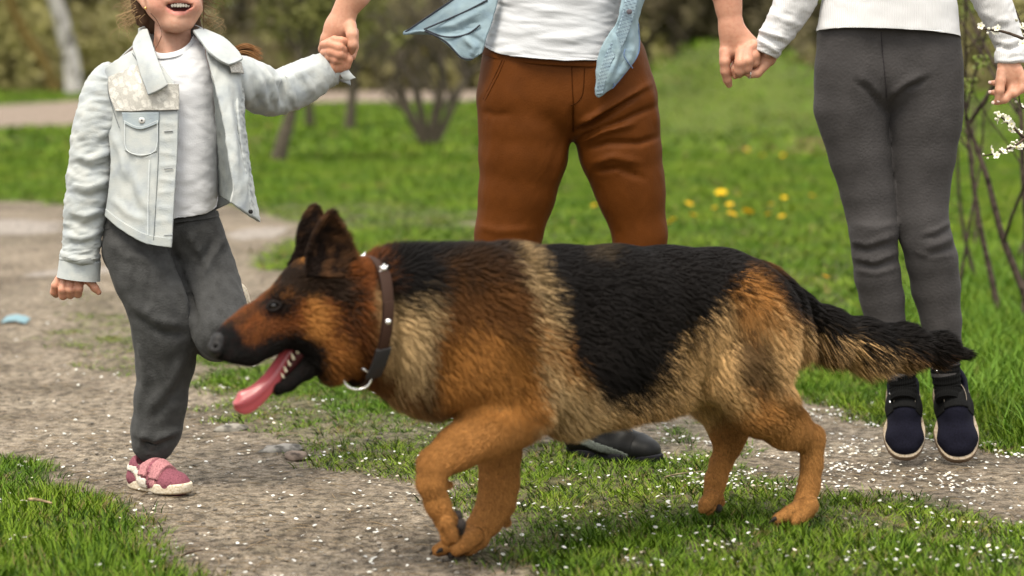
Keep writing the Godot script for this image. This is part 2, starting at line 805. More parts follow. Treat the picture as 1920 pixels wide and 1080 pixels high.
func look(g: PackedFloat32Array, x: float, z: float, beyond: float) -> float:
	var fx := (x - GX) / GC
	var fz := (z - GZ) / GC
	if fx < 0.0 or fz < 0.0 or fx >= GW - 1 or fz >= GH - 1:
		return beyond
	var i := int(fx)
	var j := int(fz)
	var k := j * GW + i
	return lerpf(lerpf(g[k], g[k + 1], fx - i), lerpf(g[k + GW], g[k + GW + 1], fx - i), fz - j)


func grassy(x: float, z: float) -> float:
	var p := Vector2(x, z)
	if z < -15.5:
		return 0.0 if Geometry2D.is_point_in_polygon(p, wet[0]) else 1.0
	if Geometry2D.is_point_in_polygon(p, wet[4]):
		return 0.3
	return look(cover, x, z, 1.0 if z < -9.0 or x > 1.0 else 0.3)


func gy(x: float, z: float) -> float:                       # height of the ground
	var y := 0.010 * noise.get_noise_2d(x * 1.3, z * 1.3) + 0.004 * noise.get_noise_2d(x * 7.0, z * 7.0)
	y *= clampf((Vector2(x, z + 4.5).length() - 0.2) * 0.8, 0.25, 1.0)
	y += 0.028 * exp(-(pow(x - 0.62, 2) + pow(z + 4.55, 2)) / 0.11)
	if z < -12.0:
		y += 0.05 * noise.get_noise_2d(x * 0.25, z * 0.25) * clampf((-z - 12.0) / 10.0, 0.0, 1.0)
		y += 1.30 * exp(-pow((x - 3.3) / 1.6, 2) - pow((z + 34.0) / 4.0, 2)) + 0.7 * exp(-pow((x - 6.3) / 2.2, 2) - pow((z + 37.0) / 5.0, 2))
	return y


func make_ground() -> void:
	plan_ground()
	var xs := PackedFloat32Array()
	var x := 0.0
	var s := 0.03
	while x < 260.0:
		xs.append(x)
		if x > 1.9: s *= 1.09
		x += s
	var cols := PackedFloat32Array()
	for k in range(xs.size() - 1, 0, -1): cols.append(-xs[k])
	cols.append_array(xs)
	var rows := PackedFloat32Array([60.0, 30.0, 12.0, 5.0, 1.0, -1.5, -3.0])
	var z := -3.6
	s = 0.028
	while z > -420.0:
		rows.append(z)
		if z < -6.5: s *= 1.022
		z -= s
	rows.append(-430.0)
	var m := MB.new()
	var soil := Color(0.325, 0.272, 0.21)
	var mud := Color(0.192, 0.157, 0.118)
	var moss := Color(0.105, 0.110, 0.040)
	var turf := Color(0.11, 0.15, 0.025)
	var sand := Color(0.36, 0.29, 0.235)
	for zz in rows:
		for xx in cols:
			var y := gy(xx, zz)
			var g := grassy(xx, zz)
			var n1 := noise.get_noise_2d(xx * 1.7, zz * 1.7)
			var n2 := noise.get_noise_2d(xx * 9.0 + 30.0, zz * 5.0)
			var c := soil.lerp(mud, clampf(0.42 + n1 * 1.2 + n2 * 0.7, 0.0, 1.0))
			c = c.lerp(moss, clampf((g - 0.08 + n2 * 0.25) * 1.5, 0.0, 1.0) * 0.8)
			if zz < -9.0:
				c = c.lerp(turf, g * clampf((-zz - 9.0) / 5.0, 0.0, 1.0))
				c = c * (1.0 + 0.35 * noise.get_noise_2d(xx * 0.6, zz * 0.3))
			elif zz > -16.0 and g < 0.5:
				y += 0.006 * n2
			var p := Vector2(xx, zz)
			if zz < -7.0 and absf(xx) < 30.0:
				for k in wet.size():
					if k < 4 and Geometry2D.is_point_in_polygon(p, wet[k]):
						c = sand if k == 0 else Color(0.42, 0.38, 0.34)
				if Geometry2D.is_point_in_polygon(p, wet[4]):
					c = Color(0.20, 0.125, 0.07)
			m.add(Vector3(xx, y, zz), c)
	var w := cols.size()
	for j in rows.size() - 1:
		for k in w - 1:
			var a := j * w + k
			m.quad(a, a + 1, a + w + 1, a + w)
	tag(put("ground", m.mesh(), M.ground), "trodden earth path between spring grass", "ground", "", "structure")


func tuft_mesh(blades: int, spread: float, seed_: int, wide: float, bend: float, high := 0.05) -> ArrayMesh:
	var r := RandomNumberGenerator.new()
	r.seed = seed_
	var m := MB.new()
	for k in blades:
		var w := r.randf() * TAU
		var root := Vector3(cos(w), 0, sin(w)) * spread * sqrt(r.randf())
		var lean := Vector3(cos(w + r.randf_range(-1, 1)), 0, sin(w + r.randf_range(-1, 1))) * (bend * high) * r.randf_range(0.3, 1.3)
		var h := r.randf_range(0.55, 1.0)
		var side := Vector3(-sin(w * 3.0), 0, cos(w * 3.0)) * wide * r.randf_range(0.6, 1.1)
		var tone := r.randf_range(0.75, 1.25)
		var c := Color(tone * r.randf_range(0.9, 1.15), tone, tone * 0.95)
		var a := m.v.size()
		for j in 3:
			var t := j / 3.0
			var p := root + Vector3(0, h * (t - 0.18 * t * t * bend), 0) + lean * t * t
			m.add(p - side * (1.0 - t * 0.6), c)
			m.add(p + side * (1.0 - t * 0.6), c)
		m.add(root + Vector3(0, h * (1.0 - 0.18 * bend), 0) + lean, c)
		for j in 2:
			m.quad(a + j * 2, a + j * 2 + 1, a + j * 2 + 3, a + j * 2 + 2)
		m.tri(a + 4, a + 5, a + 6)
	m.smooth()
	for k in m.n.size():                                     # blades shade like the sward they stand in
		m.n[k] = (m.n[k] * (1.0 if m.n[k].y > 0.0 else -1.0) * 0.6 + Vector3(0, 0.8, 0)).normalized()
	return m.mesh()


func sow(called: String, label: String, n: int, z0: float, z1: float, seed_: int, mesh: ArrayMesh, size: float, min_cover: float, mult := 1.0) -> void:
	var r := RandomNumberGenerator.new()
	r.seed = seed_
	var buf := PackedFloat32Array()
	for k in n:
		var d := sqrt(lerpf(z0 * z0, z1 * z1, r.randf()))
		var x := r.randf_range(-1.0, 1.0) * (0.27 * d + 0.5)
		var g := grassy(x, -d)
		g += 0.5 * noise.get_noise_2d(x * 6.0, d * 6.0) * (1.0 if g < 0.9 and g > 0.02 else 0.0)
		if r.randf() > g or g < min_cover:
			continue
		var h := look(tall, x, -d, 0.06) * mult * r.randf_range(0.6, 1.25) * (0.8 + 0.5 * noise.get_noise_2d(x * 3.0, d * 3.0))
		var w := r.randf() * TAU
		var n1 := noise.get_noise_2d(x * 0.9, -d * 0.9) + 0.5 * noise.get_noise_2d(x * 7.0, -d * 7.0)
		var c := Color(0.105, 0.198, 0.018).lerp(Color(0.205, 0.29, 0.030), clampf(0.45 + n1, 0.0, 1.0))
		if r.randf() < 0.05 + 0.12 * (1.0 - g): c = Color(0.22, 0.17, 0.07)
		elif r.randf() < 0.2: c = Color(0.055, 0.105, 0.022)
		var up := Vector3(r.randf_range(-0.2, 0.2), 1, r.randf_range(-0.2, 0.2)).normalized() * h
		put_copy(buf, Vector3(cos(w), 0, -sin(w)) * size, up, Vector3(sin(w), 0, cos(w)) * size, Vector3(x, gy(x, -d) - 0.003, -d), c)
	tag(scatter(called, mesh, M.grass, buf), label, "grass", "", "stuff")


func make_verge() -> void:
	sow("short_grass", "short fresh grass and moss along the path", 60000, 3.7, 8.5, 1, tuft_mesh(9, 0.020, 4, 0.0016, 0.5), 1.0, 0.12)
	sow("meadow_grass", "lush green spring grass of the meadow behind the people", 42000, 8.0, 24.0, 2, tuft_mesh(12, 0.05, 5, 0.0035, 0.6, 0.06), 1.0, 0.25, 1.05)
	sow("far_grass", "blurred green grass far behind the people", 26000, 22.0, 85.0, 3, tuft_mesh(10, 0.30, 6, 0.018, 0.5, 0.1), 1.0, 0.4, 1.8)
	# taller grass on the right
	var r := RandomNumberGenerator.new()
	r.seed = 77
	var buf := PackedFloat32Array()
	for k in 7000:
		var d := r.randf_range(5.5, 11.0)
		var x := r.randf_range(0.7, 0.245 * d + 0.6)
		if look(tall, x, -d, 0.0) < 0.075:
			continue
		var w := r.randf() * TAU
		var c := Color(0.09, 0.19, 0.018).lerp(Color(0.165, 0.27, 0.03), r.randf())
		put_copy(buf, Vector3(cos(w), 0, -sin(w)), Vector3(0, r.randf_range(0.07, 0.15), 0), Vector3(sin(w), 0, cos(w)), Vector3(x, gy(x, -d) - 0.004, -d), c)
	tag(scatter("tall_grass", tuft_mesh(8, 0.025, 9, 0.0024, 0.75, 0.11), M.grass, buf), "tall bright grass below the blossoming bush", "grass", "", "stuff")
	dandelions()


func dandelions() -> void:
	var spots := [[1352, 362, 26], [1292, 383, 21], [1300, 404, 19], [1262, 412, 18], [1340, 390, 15], [1368, 384, 18], [1372, 402, 25], [1402, 398, 28], [1440, 402, 16], [1466, 406, 18], [1470, 371, 16], [1522, 368, 18], [1254, 418, 15], [1430, 292, 15], [1468, 292, 14], [1400, 281, 13], [1548, 520, 24], [1446, 383, 15], [1385, 366, 14], [1114, 385, 14]]
	var head := MB.new()
	for layer in 3:
		for k in 16:
			var w := TAU * (k + layer * 0.33) / 16
			var rr := 0.5 - layer * 0.13
			var dir := Vector3(cos(w), 0.18 + layer * 0.45, sin(w))
			var s := Vector3(-sin(w), 0, cos(w)) * 0.075
			var a := head.v.size()
			head.add(Vector3(0, 0.02, 0) - s * 0.4)
			head.add(Vector3(0, 0.02, 0) + s * 0.4)
			head.add(dir * rr * Vector3(1, 0.7, 1) + s)
			head.add(dir * rr * Vector3(1, 0.7, 1) - s)
			head.quad(a, a + 1, a + 2, a + 3)
	var hm := head.mesh()
	var ym := mat("dandelion", Color(0.78, 0.52, 0.015), 0.6)
	ym.backlight_enabled = true
	ym.backlight = Color(0.5, 0.4, 0.05)
	var green := mat("stem", Color(0.13, 0.17, 0.04), 0.6)
	var order := []
	for q in spots:
		var n := 1
		for w in spots:
			if (w[0] < q[0] or (w[0] == q[0] and w[1] < q[1])) and w[1] < 500: n += 1
		order.append(n)
	for k in spots.size():
		var s: Array = spots[k]
		var h := 0.10 if s[1] > 500 else 0.13
		var g := on_ground(s[0], s[1])
		var d := -g.y * (1.0 - h)                             # the head stands above the ground, so it is nearer than the spot seen behind it
		var p := at(s[0], s[1], d)
		var foot := Vector3(p.x + 0.01, gy(p.x, p.z), p.z)
		var o := thing("dandelion", foot)
		var size: float = maxf(s[2] - 4.0, 9.0) * d / FOCAL
		var sc := Vector3(size, size, size)
		var fl := put("flower_head", hm, ym, o)
		fl.position = p - foot
		fl.scale = sc
		fl.rotation = Vector3(0.35, k * 1.3, 0.1)
		put("stem", tube([Vector3.ZERO, (p - foot) * 0.5 + Vector3(0.006, 0, 0), p - foot], [0.0025, 0.0022, 0.002], 4, 5).mesh(), green, o)
		tag(o, "single dandelion in focus in the grass beside the woman's knees" if s[1] > 500 else "blurred yellow dandelion in the meadow right of the man, %s from the left" % ordinal(order[k]), "dandelion", "dandelions in the meadow")
	

func make_litter() -> void:
	var r := RandomNumberGenerator.new()
	r.seed = 21
	# petals
	var m := MB.new()
	for k in 8:
		var w := TAU * k / 8
		m.add(Vector3(cos(w) * 0.5 * (0.8 + 0.2 * cos(w)), 0.10, sin(w) * 0.40))
	m.add(Vector3(0, 0.0, 0))
	for k in 8:
		m.tri(8, (k + 1) % 8, k)
	var petal := m.mesh()
	var buf := PackedFloat32Array()
	var zones := [[1230, 1925, 740, 930, 1900], [1000, 1925, 880, 1085, 640], [-10, 620, 860, 960, 170], [60, 560, 700, 870, 260], [280, 1000, 960, 1085, 150], [560, 1000, 740, 960, 330], [380, 800, 640, 790, 90], [0, 260, 540, 720, 60], [1860, 1925, 640, 800, 16], [-10, 300, 960, 1085, 26], [1500, 1925, 640, 760, 12]]
	for q in zones:
		var n := 0
		var tries := 0
		while n < q[4] and tries < 16000:
			tries += 1
			var s := on_ground(r.randf_range(q[0], q[1]), r.randf_range(q[2], q[3]))
			if noise.get_noise_2d(s.x * 5.0 + 9.0, s.y * 5.0) + r.randf_range(-0.35, 0.35) < -0.02:
				continue
			n += 1
			var g := grassy(s.x, s.y)
			if noise.get_noise_2d(s.x * 1.6 + 5.0, s.y * 1.6) < r.randf_range(-0.5, 0.15): continue
			var size := r.randf_range(0.006, 0.0135)
			var up := Vector3(r.randf_range(-0.45, 0.45), 1, r.randf_range(-0.45, 0.45)).normalized()
			var w := r.randf() * TAU
			var side := Vector3(cos(w), 0, sin(w)).cross(up).normalized()
			var t := r.randf_range(0.42, 0.68)
			var tired := 0.78 if r.randf() < 0.15 else 1.0
			put_copy(buf, side * size, up * size * r.randf_range(0.4, 1.6), side.cross(up) * size, Vector3(s.x, gy(s.x, s.y) + 0.005 + g * r.randf_range(0.0, 0.022), s.y), Color(t, t * 0.985 * (0.5 + 0.5 * tired), t * r.randf_range(0.86, 0.96) * tired))
	tag(scatter("fallen_petals", petal, M.petal, buf), "white blossom petals strewn over the path and grass", "petals", "", "stuff")
	# grit and clods
	var st := ball(Vector3.ZERO, Vector3(0.5, 0.32, 0.42), 7, 5)
	for k in st.v.size():
		st.v[k] *= 1.0 + 0.35 * noise.get_noise_3dv(st.v[k] * 2.3)
	buf = PackedFloat32Array()
	for k in 5000:
		var s := on_ground(r.randf_range(-40, 1960), r.randf_range(430, 1085))
		if r.randf() < grassy(s.x, s.y) * 0.9:
			continue
		var size := 0.0035 + 0.012 * pow(r.randf(), 4.0)
		var w := r.randf() * TAU
		var t := r.randf_range(0.09, 0.25)
		put_copy(buf, Vector3(cos(w), 0, sin(w)) * size, Vector3(0, size * 0.8, 0), Vector3(-sin(w), 0, cos(w)) * size, Vector3(s.x, gy(s.x, s.y) + size * 0.12, s.y), Color(t * 1.06, t * 0.93, t * 0.78))
	tag(scatter("grit", st.mesh(), M.litter, buf), "small stones and crumbs of earth on the path", "gravel", "", "stuff")
	# dry stalks
	buf = PackedFloat32Array()
	var stalk := tube([Vector3(-0.5, 0, 0), Vector3(-0.1, 0.04, 0.03), Vector3(0.5, 0, -0.02)], [0.03, 0.03, 0.018], 4, 4, 1.0).mesh()
	for k in 2600:
		var s := on_ground(r.randf_range(-40, 1960), r.randf_range(460, 1085))
		if r.randf() < grassy(s.x, s.y) * 0.6:
			continue
		var size := r.randf_range(0.012, 0.055)
		var w := r.randf() * TAU
		var t := r.randf_range(0.5, 1.1)
		put_copy(buf, Vector3(cos(w), r.randf_range(-0.1, 0.1), sin(w)) * size, Vector3(0, 0.02, 0), Vector3(-sin(w), 0, cos(w)) * 0.03, Vector3(s.x, gy(s.x, s.y) + 0.003, s.y), Color(0.24 * t, 0.175 * t, 0.105 * t))
	tag(scatter("dry_stalks", stalk, M.litter, buf), "dry grass stalks and chaff scattered over the path", "straw", "", "stuff")
	# single stones, sticks and a scrap
	var slab := func(px: float, py: float, wd: float, tilt: float, label: String, col: Color):
		var g := on_ground(px, py)
		var b := ball(Vector3.ZERO, Vector3(wd * 0.5, 0.010, 0.035), 14, 7)
		for k in b.v.size():
			b.v[k] *= 1.0 + 0.3 * noise.get_noise_3dv(b.v[k] * 30.0 + Vector3.ONE * px)
		b.paint(col)
		var o := put("flat_stone", b.mesh(), M.bark)
		o.position = Vector3(g.x, gy(g.x, g.y) + 0.006, g.y)
		o.rotation = Vector3(0.1, tilt, 0.05)
		tag(o, label, "stone", "stones lying in the path")
	slab.call(528, 845, 0.12, 0.22, "long pale flat stone lying in the path right of the pink shoe", Color(0.25, 0.23, 0.20))
	slab.call(556, 857, 0.07, 0.5, "short brown rounded stone half sunk in earth below the long pale stone", Color(0.19, 0.145, 0.11))
	slab.call(432, 808, 0.10, 0.1, "thin grey stone flush with the ground beneath the dog's tongue", Color(0.22, 0.20, 0.17))
	var stick := func(a: Array, b: Array, rad: float, label: String, col: Color, lift: float):
		var p := on_ground(a[0], a[1])
		var q := on_ground(b[0], b[1])
		var pp := Vector3(p.x, gy(p.x, p.y) + rad + lift, p.y)
		var qq := Vector3(q.x, gy(q.x, q.y) + rad + lift, q.y)
		var t := tube([pp, pp.lerp(qq, 0.4) + Vector3(0, 0.004, 0.005), qq], [rad, rad * 0.9, rad * 0.6], 8, 7)
		t.paint(col)
		tag(put("twig", t.mesh(), M.bark), label, "twig", "twigs lying about")
	stick.call([55, 968], [98, 973], 0.004, "pale tan dry twig lying in the grass at the lower left", Color(0.45, 0.33, 0.19), 0.035)
	stick.call([340, 1048], [378, 1036], 0.003, "dark crooked twig on bare earth at the bottom of the path", Color(0.10, 0.07, 0.05), 0.0)
	stick.call([1245, 905], [1318, 893], 0.002, "thin straw-coloured stalk beside the dog's far hind paw", Color(0.42, 0.33, 0.20), 0.01)
	var sg := on_ground(30, 606)
	var sc := sheet([[Vector3(-0.045, 0.02, -0.03), Vector3(0, 0.03, -0.035), Vector3(0.05, 0.015, -0.03)], [Vector3(-0.05, 0.006, 0.03), Vector3(0, 0.014, 0.03), Vector3(0.045, 0.004, 0.035)]], 8, 5, 0.001)
	sc.paint(Color(0.15, 0.235, 0.26))
	var so := put("litter_scrap", crumple(sc, 0.004, Vector3.ONE * 30.0).mesh(), M.litter)
	so.position = Vector3(sg.x, gy(sg.x, sg.y), sg.y)
	tag(so, "crumpled pale blue scrap lying at the left edge of the path", "litter")


# ------------------------------------------------------------------ trees
func grow(m: MB, p: Vector3, dir: Vector3, r: float, length: float, depth: int, g: RandomNumberGenerator, col: Color, tips: Array, bendy := 0.25, split := 3) -> void:
	var seg := 4 if depth > 1 else 3
	var ps := [p]
	var rr := [r]
	var d := dir
	var q := p
	for k in seg:
		d = (d + Vector3(g.randf_range(-1, 1), g.randf_range(-0.5, 0.8), g.randf_range(-1, 1)) * bendy * 0.5).normalized()
		q += d * length / seg
		ps.append(q)
		rr.append(r * (1.0 - 0.45 * (k + 1) / seg))
	var t := tube(ps, rr, seg * (2 if depth > 2 else 1), 8 if r > 0.03 else 5)
	t.paint(col)
	m.join(t)
	if depth <= 1:
		for k in range(1, ps.size()):
			tips.append([ps[k], d])
	if depth == 0:
		return
	for k in split:
		var s := g.randf_range(0.45, 1.0) if k else 1.0
		var out := Vector3(g.randf_range(-1, 1), g.randf_range(-0.15, 0.75), g.randf_range(-1, 1)).normalized()
		var start: Vector3 = spline(ps, s)
		grow(m, start, (d * 0.75 + out * 0.85).normalized(), r * (0.55 if k == 0 else g.randf_range(0.36, 0.5)), length * g.randf_range(0.55, 0.8), depth - 1, g, col, tips, bendy, split)


func leaf_clump(seed_: int, n: int, size: float) -> ArrayMesh:
	var r := RandomNumberGenerator.new()
	r.seed = seed_
	var m := MB.new()
	for k in n:
		var p := Vector3(r.randf_range(-1, 1), r.randf_range(-1, 1), r.randf_range(-1, 1))
		p = p.normalized() * pow(r.randf(), 0.5) * 0.5
		var u := Vector3(r.randf_range(-1, 1), r.randf_range(-1, 1), r.randf_range(-1, 1)).normalized() * size * r.randf_range(0.6, 1.3)
		var w := u.cross(Vector3(r.randf_range(-1, 1), r.randf_range(-1, 1), 0.3)).normalized() * size * 0.5
		var t := r.randf_range(0.7, 1.3)
		var c := Color(t, t, t * 0.9)
		var a := m.v.size()
		m.add(p - u, c)
		m.add(p + w, c)
		m.add(p + u, c)
		m.add(p - w, c)
		m.quad(a, a + 1, a + 2, a + 3)
	return m.mesh()


func tree(called: String, where: Vector3, seed_: int, h: float, r: float, col: Color, leaf: Color, leaves: int, lean := Vector3.ZERO, depth := 3, clump := 0.5, bare := 0.35, split := 3) -> Node3D:
	var g := RandomNumberGenerator.new()
	g.seed = seed_
	var o := thing(called, where)
	var m := MB.new()
	var tips := []
	grow(m, Vector3(0, -0.05, 0), (Vector3.UP + lean).normalized(), r, h * bare, depth, g, col, tips, 0.22, split)
	put("trunk", m.mesh(), M.bark, o)
	if leaves:
		var buf := PackedFloat32Array()
		for k in leaves:
			var tip: Array = tips[g.randi() % tips.size()]
			var p: Vector3 = tip[0] + Vector3(g.randf_range(-1, 1), g.randf_range(-1, 1), g.randf_range(-1, 1)) * h * 0.055
			var s := clump * g.randf_range(0.5, 1.3)
			var w := g.randf() * TAU
			var t := g.randf_range(0.65, 1.35)
			put_copy(buf, Vector3(cos(w), 0, sin(w)) * s, Vector3(0, s * 0.8, 0), Vector3(-sin(w), 0, cos(w)) * s, p, Color(leaf.r * t, leaf.g * t, leaf.b * t))
		scatter("crown", M.clump, M.leaf, buf, o)
	return o


func ordinal(n: int) -> String:
	var ones := ["first", "second", "third", "fourth", "fifth", "sixth", "seventh", "eighth", "ninth", "tenth", "eleventh", "twelfth", "thirteenth", "fourteenth", "fifteenth", "sixteenth", "seventeenth", "eighteenth", "nineteenth"]
	if n < 20: return ones[n - 1]
	var tens: int = n / 10
	if n % 10 == 0: return ["twentieth", "thirtieth", "fortieth", "fiftieth"][tens - 2]
	return ["twenty", "thirty", "forty"][tens - 2] + "-" + ones[n % 10 - 1]


func make_background() -> void:
	M.clump = leaf_clump(3, 26, 0.16)
	var g := RandomNumberGenerator.new()
	g.seed = 40
	# the wood: four kinds of tree, then copies
	var kinds := []
	var barkc := [Color(0.16, 0.135, 0.10), Color(0.22, 0.19, 0.145), Color(0.14, 0.115, 0.085), Color(0.26, 0.225, 0.18)]
	var leafc := [Color(0.20, 0.185, 0.065), Color(0.26, 0.245, 0.085), Color(0.19, 0.155, 0.08), Color(0.24, 0.225, 0.10)]
	var what := ["slim spring tree with thin olive leaves", "spreading tree hung with pale new leaves", "dark bare-branched tree with few brown leaves", "grey-barked tree with light olive crown"]
	for k in 4:
		kinds.append(tree("woodland_tree", Vector3.ZERO, 100 + k, [12.0, 10.0, 11.0, 9.0][k], [0.22, 0.26, 0.20, 0.24][k], barkc[k], leafc[k], [900, 1100, 600, 900][k], Vector3(0.05 * k - 0.08, 0, 0), 4, 0.9, [0.30, 0.26, 0.34, 0.24][k]))
	var first := [true, true, true, true]
	var band := ["behind the left end of the far path", "behind the girl", "behind the meadow between the girl and the man", "behind the man", "behind the grassy mound", "behind the woman"]
	for k in 46:
		var d := 84.0 + 46.0 * pow(g.randf(), 1.3)
		var x := (-0.32 + 0.64 * (k + g.randf_range(-0.4, 0.4)) / 46.0) * d
		var j := g.randi() % 4
		var o: Node3D = kinds[j]
		if not first[j]:
			o = kinds[j].duplicate()
			o.name = numbered("woodland_tree")
			add_child(o)
		first[j] = false
		o.position = Vector3(x, gy(x, -d), -d)
		o.rotation.y = g.randf() * TAU
		o.scale = Vector3.ONE * g.randf_range(0.75, 1.2)
		var px := 960.0 + x / d * FOCAL
		tag(o, "%s, %s from the left in the wood" % [what[j], ordinal(k + 1)], "tree", "trees of the wood behind the meadow")
	# undergrowth along the foot of the wood
	var buf := PackedFloat32Array()
	for k in 7000:
		var d := 78.0 + 44.0 * g.randf()
		var x := g.randf_range(-0.42, 0.42) * d
		var s := g.randf_range(0.9, 2.0)
		var w := g.randf() * TAU
		var n1 := noise.get_noise_2d(x * 0.11, 3.0) * 1.4 + g.randf_range(-0.35, 0.35)
		var c := Color(0.155, 0.13, 0.083).lerp(Color(0.27, 0.245, 0.10), clampf(0.5 + n1, 0.0, 1.0))
		put_copy(buf, Vector3(cos(w), 0, sin(w)) * s, Vector3(0, s * 1.2, 0), Vector3(-sin(w), 0, cos(w)) * s, Vector3(x, gy(x, -d) + 5.0 * pow(g.randf(), 1.6) * (0.7 + noise.get_noise_2d(x * 0.2, 9.0)), -d), c)
	tag(scatter("undergrowth", M.clump, M.leaf, buf), "olive brown thicket along the edge of the wood", "undergrowth", "", "stuff")
	# single trees
	var spot := func(px: float, py: float) -> Vector3:
		var q := on_ground(px, py)
		return Vector3(q.x, gy(q.x, q.y), q.y)
	var birch := thing("birch_tree", Vector3(-15.1, gy(-15.1, -74.0), -74.0))
	var bp := [Vector3(0, -0.1, 0), Vector3(-0.12, 1.2, 0), Vector3(-0.42, 2.6, 0.05), Vector3(-0.85, 4.2, 0.1), Vector3(-1.0, 7.0, 0.2), Vector3(-0.7, 11.0, 0.1)]
	var bm := tube(bp, [0.34, 0.29, 0.27, 0.25, 0.2, 0.08], 40, 12)
	for k in bm.v.size():
		var q := bm.v[k]
		var dark := noise.get_noise_3d(q.x * 1.5, q.y * 3.2, q.z * 1.5)
		bm.c[k] = Color(0.60, 0.57, 0.54) if dark < 0.22 else Color(0.12, 0.11, 0.09)
	put("trunk", bm.mesh(), M.bark, birch)
	var bb := MB.new()
	var tips := []
	for k in 9:
		grow(bb, spline(bp, 0.45 + 0.06 * k), Vector3(cos(k * 2.4), 0.6, sin(k * 2.4)).normalized(), 0.05, 1.6, 2, g, Color(0.14, 0.12, 0.10), tips)
	put("branches", bb.mesh(), M.bark, birch)
	buf = PackedFloat32Array()
	for k in 500:
		var tip: Array = tips[g.randi() % tips.size()]
		put_copy(buf, Vector3(0.5, 0, 0), Vector3(0, 0.5, 0), Vector3(0, 0, 0.5), tip[0] + Vector3(g.randf_range(-0.4, 0.4), g.randf_range(-0.6, 0.2), g.randf_range(-0.4, 0.4)), Color(0.14, 0.16, 0.05))
	scatter("crown", M.clump, M.leaf, buf, birch)
	tag(birch, "white birch with a leaning trunk at the upper left", "tree")
	var old := thing("leaning_tree", Vector3(-17.2, gy(-17.2, -78.0), -78.0))
	var om := tube([Vector3(0.6, -0.1, 0), Vector3(0.2, 1.0, 0), Vector3(-0.6, 2.3, 0), Vector3(-1.0, 3.6, 0.1), Vector3(-1.2, 6.5, 0.2)], [0.26, 0.22, 0.21, 0.19, 0.09], 24, 10)
	om.paint(Color(0.185, 0.135, 0.045))
	put("trunk", om.mesh(), M.bark, old)
	tag(old, "leaning trunk yellow with lichen, left of the white birch", "tree")
	var orchard := [[520, 303, 3.6, 0.065, 0.2, "slender bare tree behind the girl's raised sleeve"], [655, 247, 4.0, 0.07, 0.1, "grey bare tree in the meadow below the clasped hands of girl and man"], [582, 240, 3.8, 0.06, 0.0, "thin bare sapling behind the girl's sleeve, farther off"], [1275, 200, 4.2, 0.09, 0.1, "bare tree at the foot of the mound"]]
	for k in orchard.size():
		var q: Array = orchard[k]
		var o := tree("orchard_tree", spot.call(q[0], q[1]), 300 + k, q[2], q[3] * 1.3, Color(0.105, 0.088, 0.066), Color(0.16, 0.16, 0.055), 150, Vector3(q[4], 0, 0), 4, 0.28, 0.27, 4)
		tag(o, q[5], "tree", "bare orchard trees in the meadow")
	var fork := thing("forked_tree", spot.call(806, 274))
	var fm := MB.new()
	tips = []
	for k in 8:
		var w := TAU * k / 8.0 + 0.3
		grow(fm, Vector3(0.02 * cos(w), -0.05, 0.02 * sin(w)), Vector3(cos(w) * 0.62, 1.0, sin(w) * 0.3).normalized(), 0.045 if k % 3 else 0.06, 0.95, 4, g, Color(0.115, 0.095, 0.072), tips, 0.2, 3)
	put("trunk", fm.mesh(), M.bark, fork)
	tag(fork, "bare tree forking wide from the ground left of the man's hip", "tree", "bare orchard trees in the meadow")
	var dark := tree("dark_bush", spot.call(838, 196), 333, 2.6, 0.12, Color(0.03, 0.027, 0.022), Color(0.04, 0.035, 0.02), 60, Vector3(0.7, 0, 0), 3, 0.3, 0.4, 4)
	tag(dark, "dark leaning bush against the far path, left of the man's hip", "bush")
	for k in 9:
		var px := 1235.0 + 36.0 * k
		var d := 41.0 + 3.0 * g.randf()
		var x := (px - 960.0) / FOCAL * d
		var o := tree("mound_tree", Vector3(x, gy(x, -d), -d), 400 + k, 5.5, 0.10, Color(0.15, 0.125, 0.10), Color(0.135, 0.112, 0.07), 200, Vector3(g.randf_range(-0.3, 0.3), 0, 0), 4, 0.5, 0.24, 4)
		tag(o, "bare brown thicket tree behind the grassy mound, %s from the left" % ordinal(k + 1), "tree", "thicket trees behind the mound")
	plum_bush()


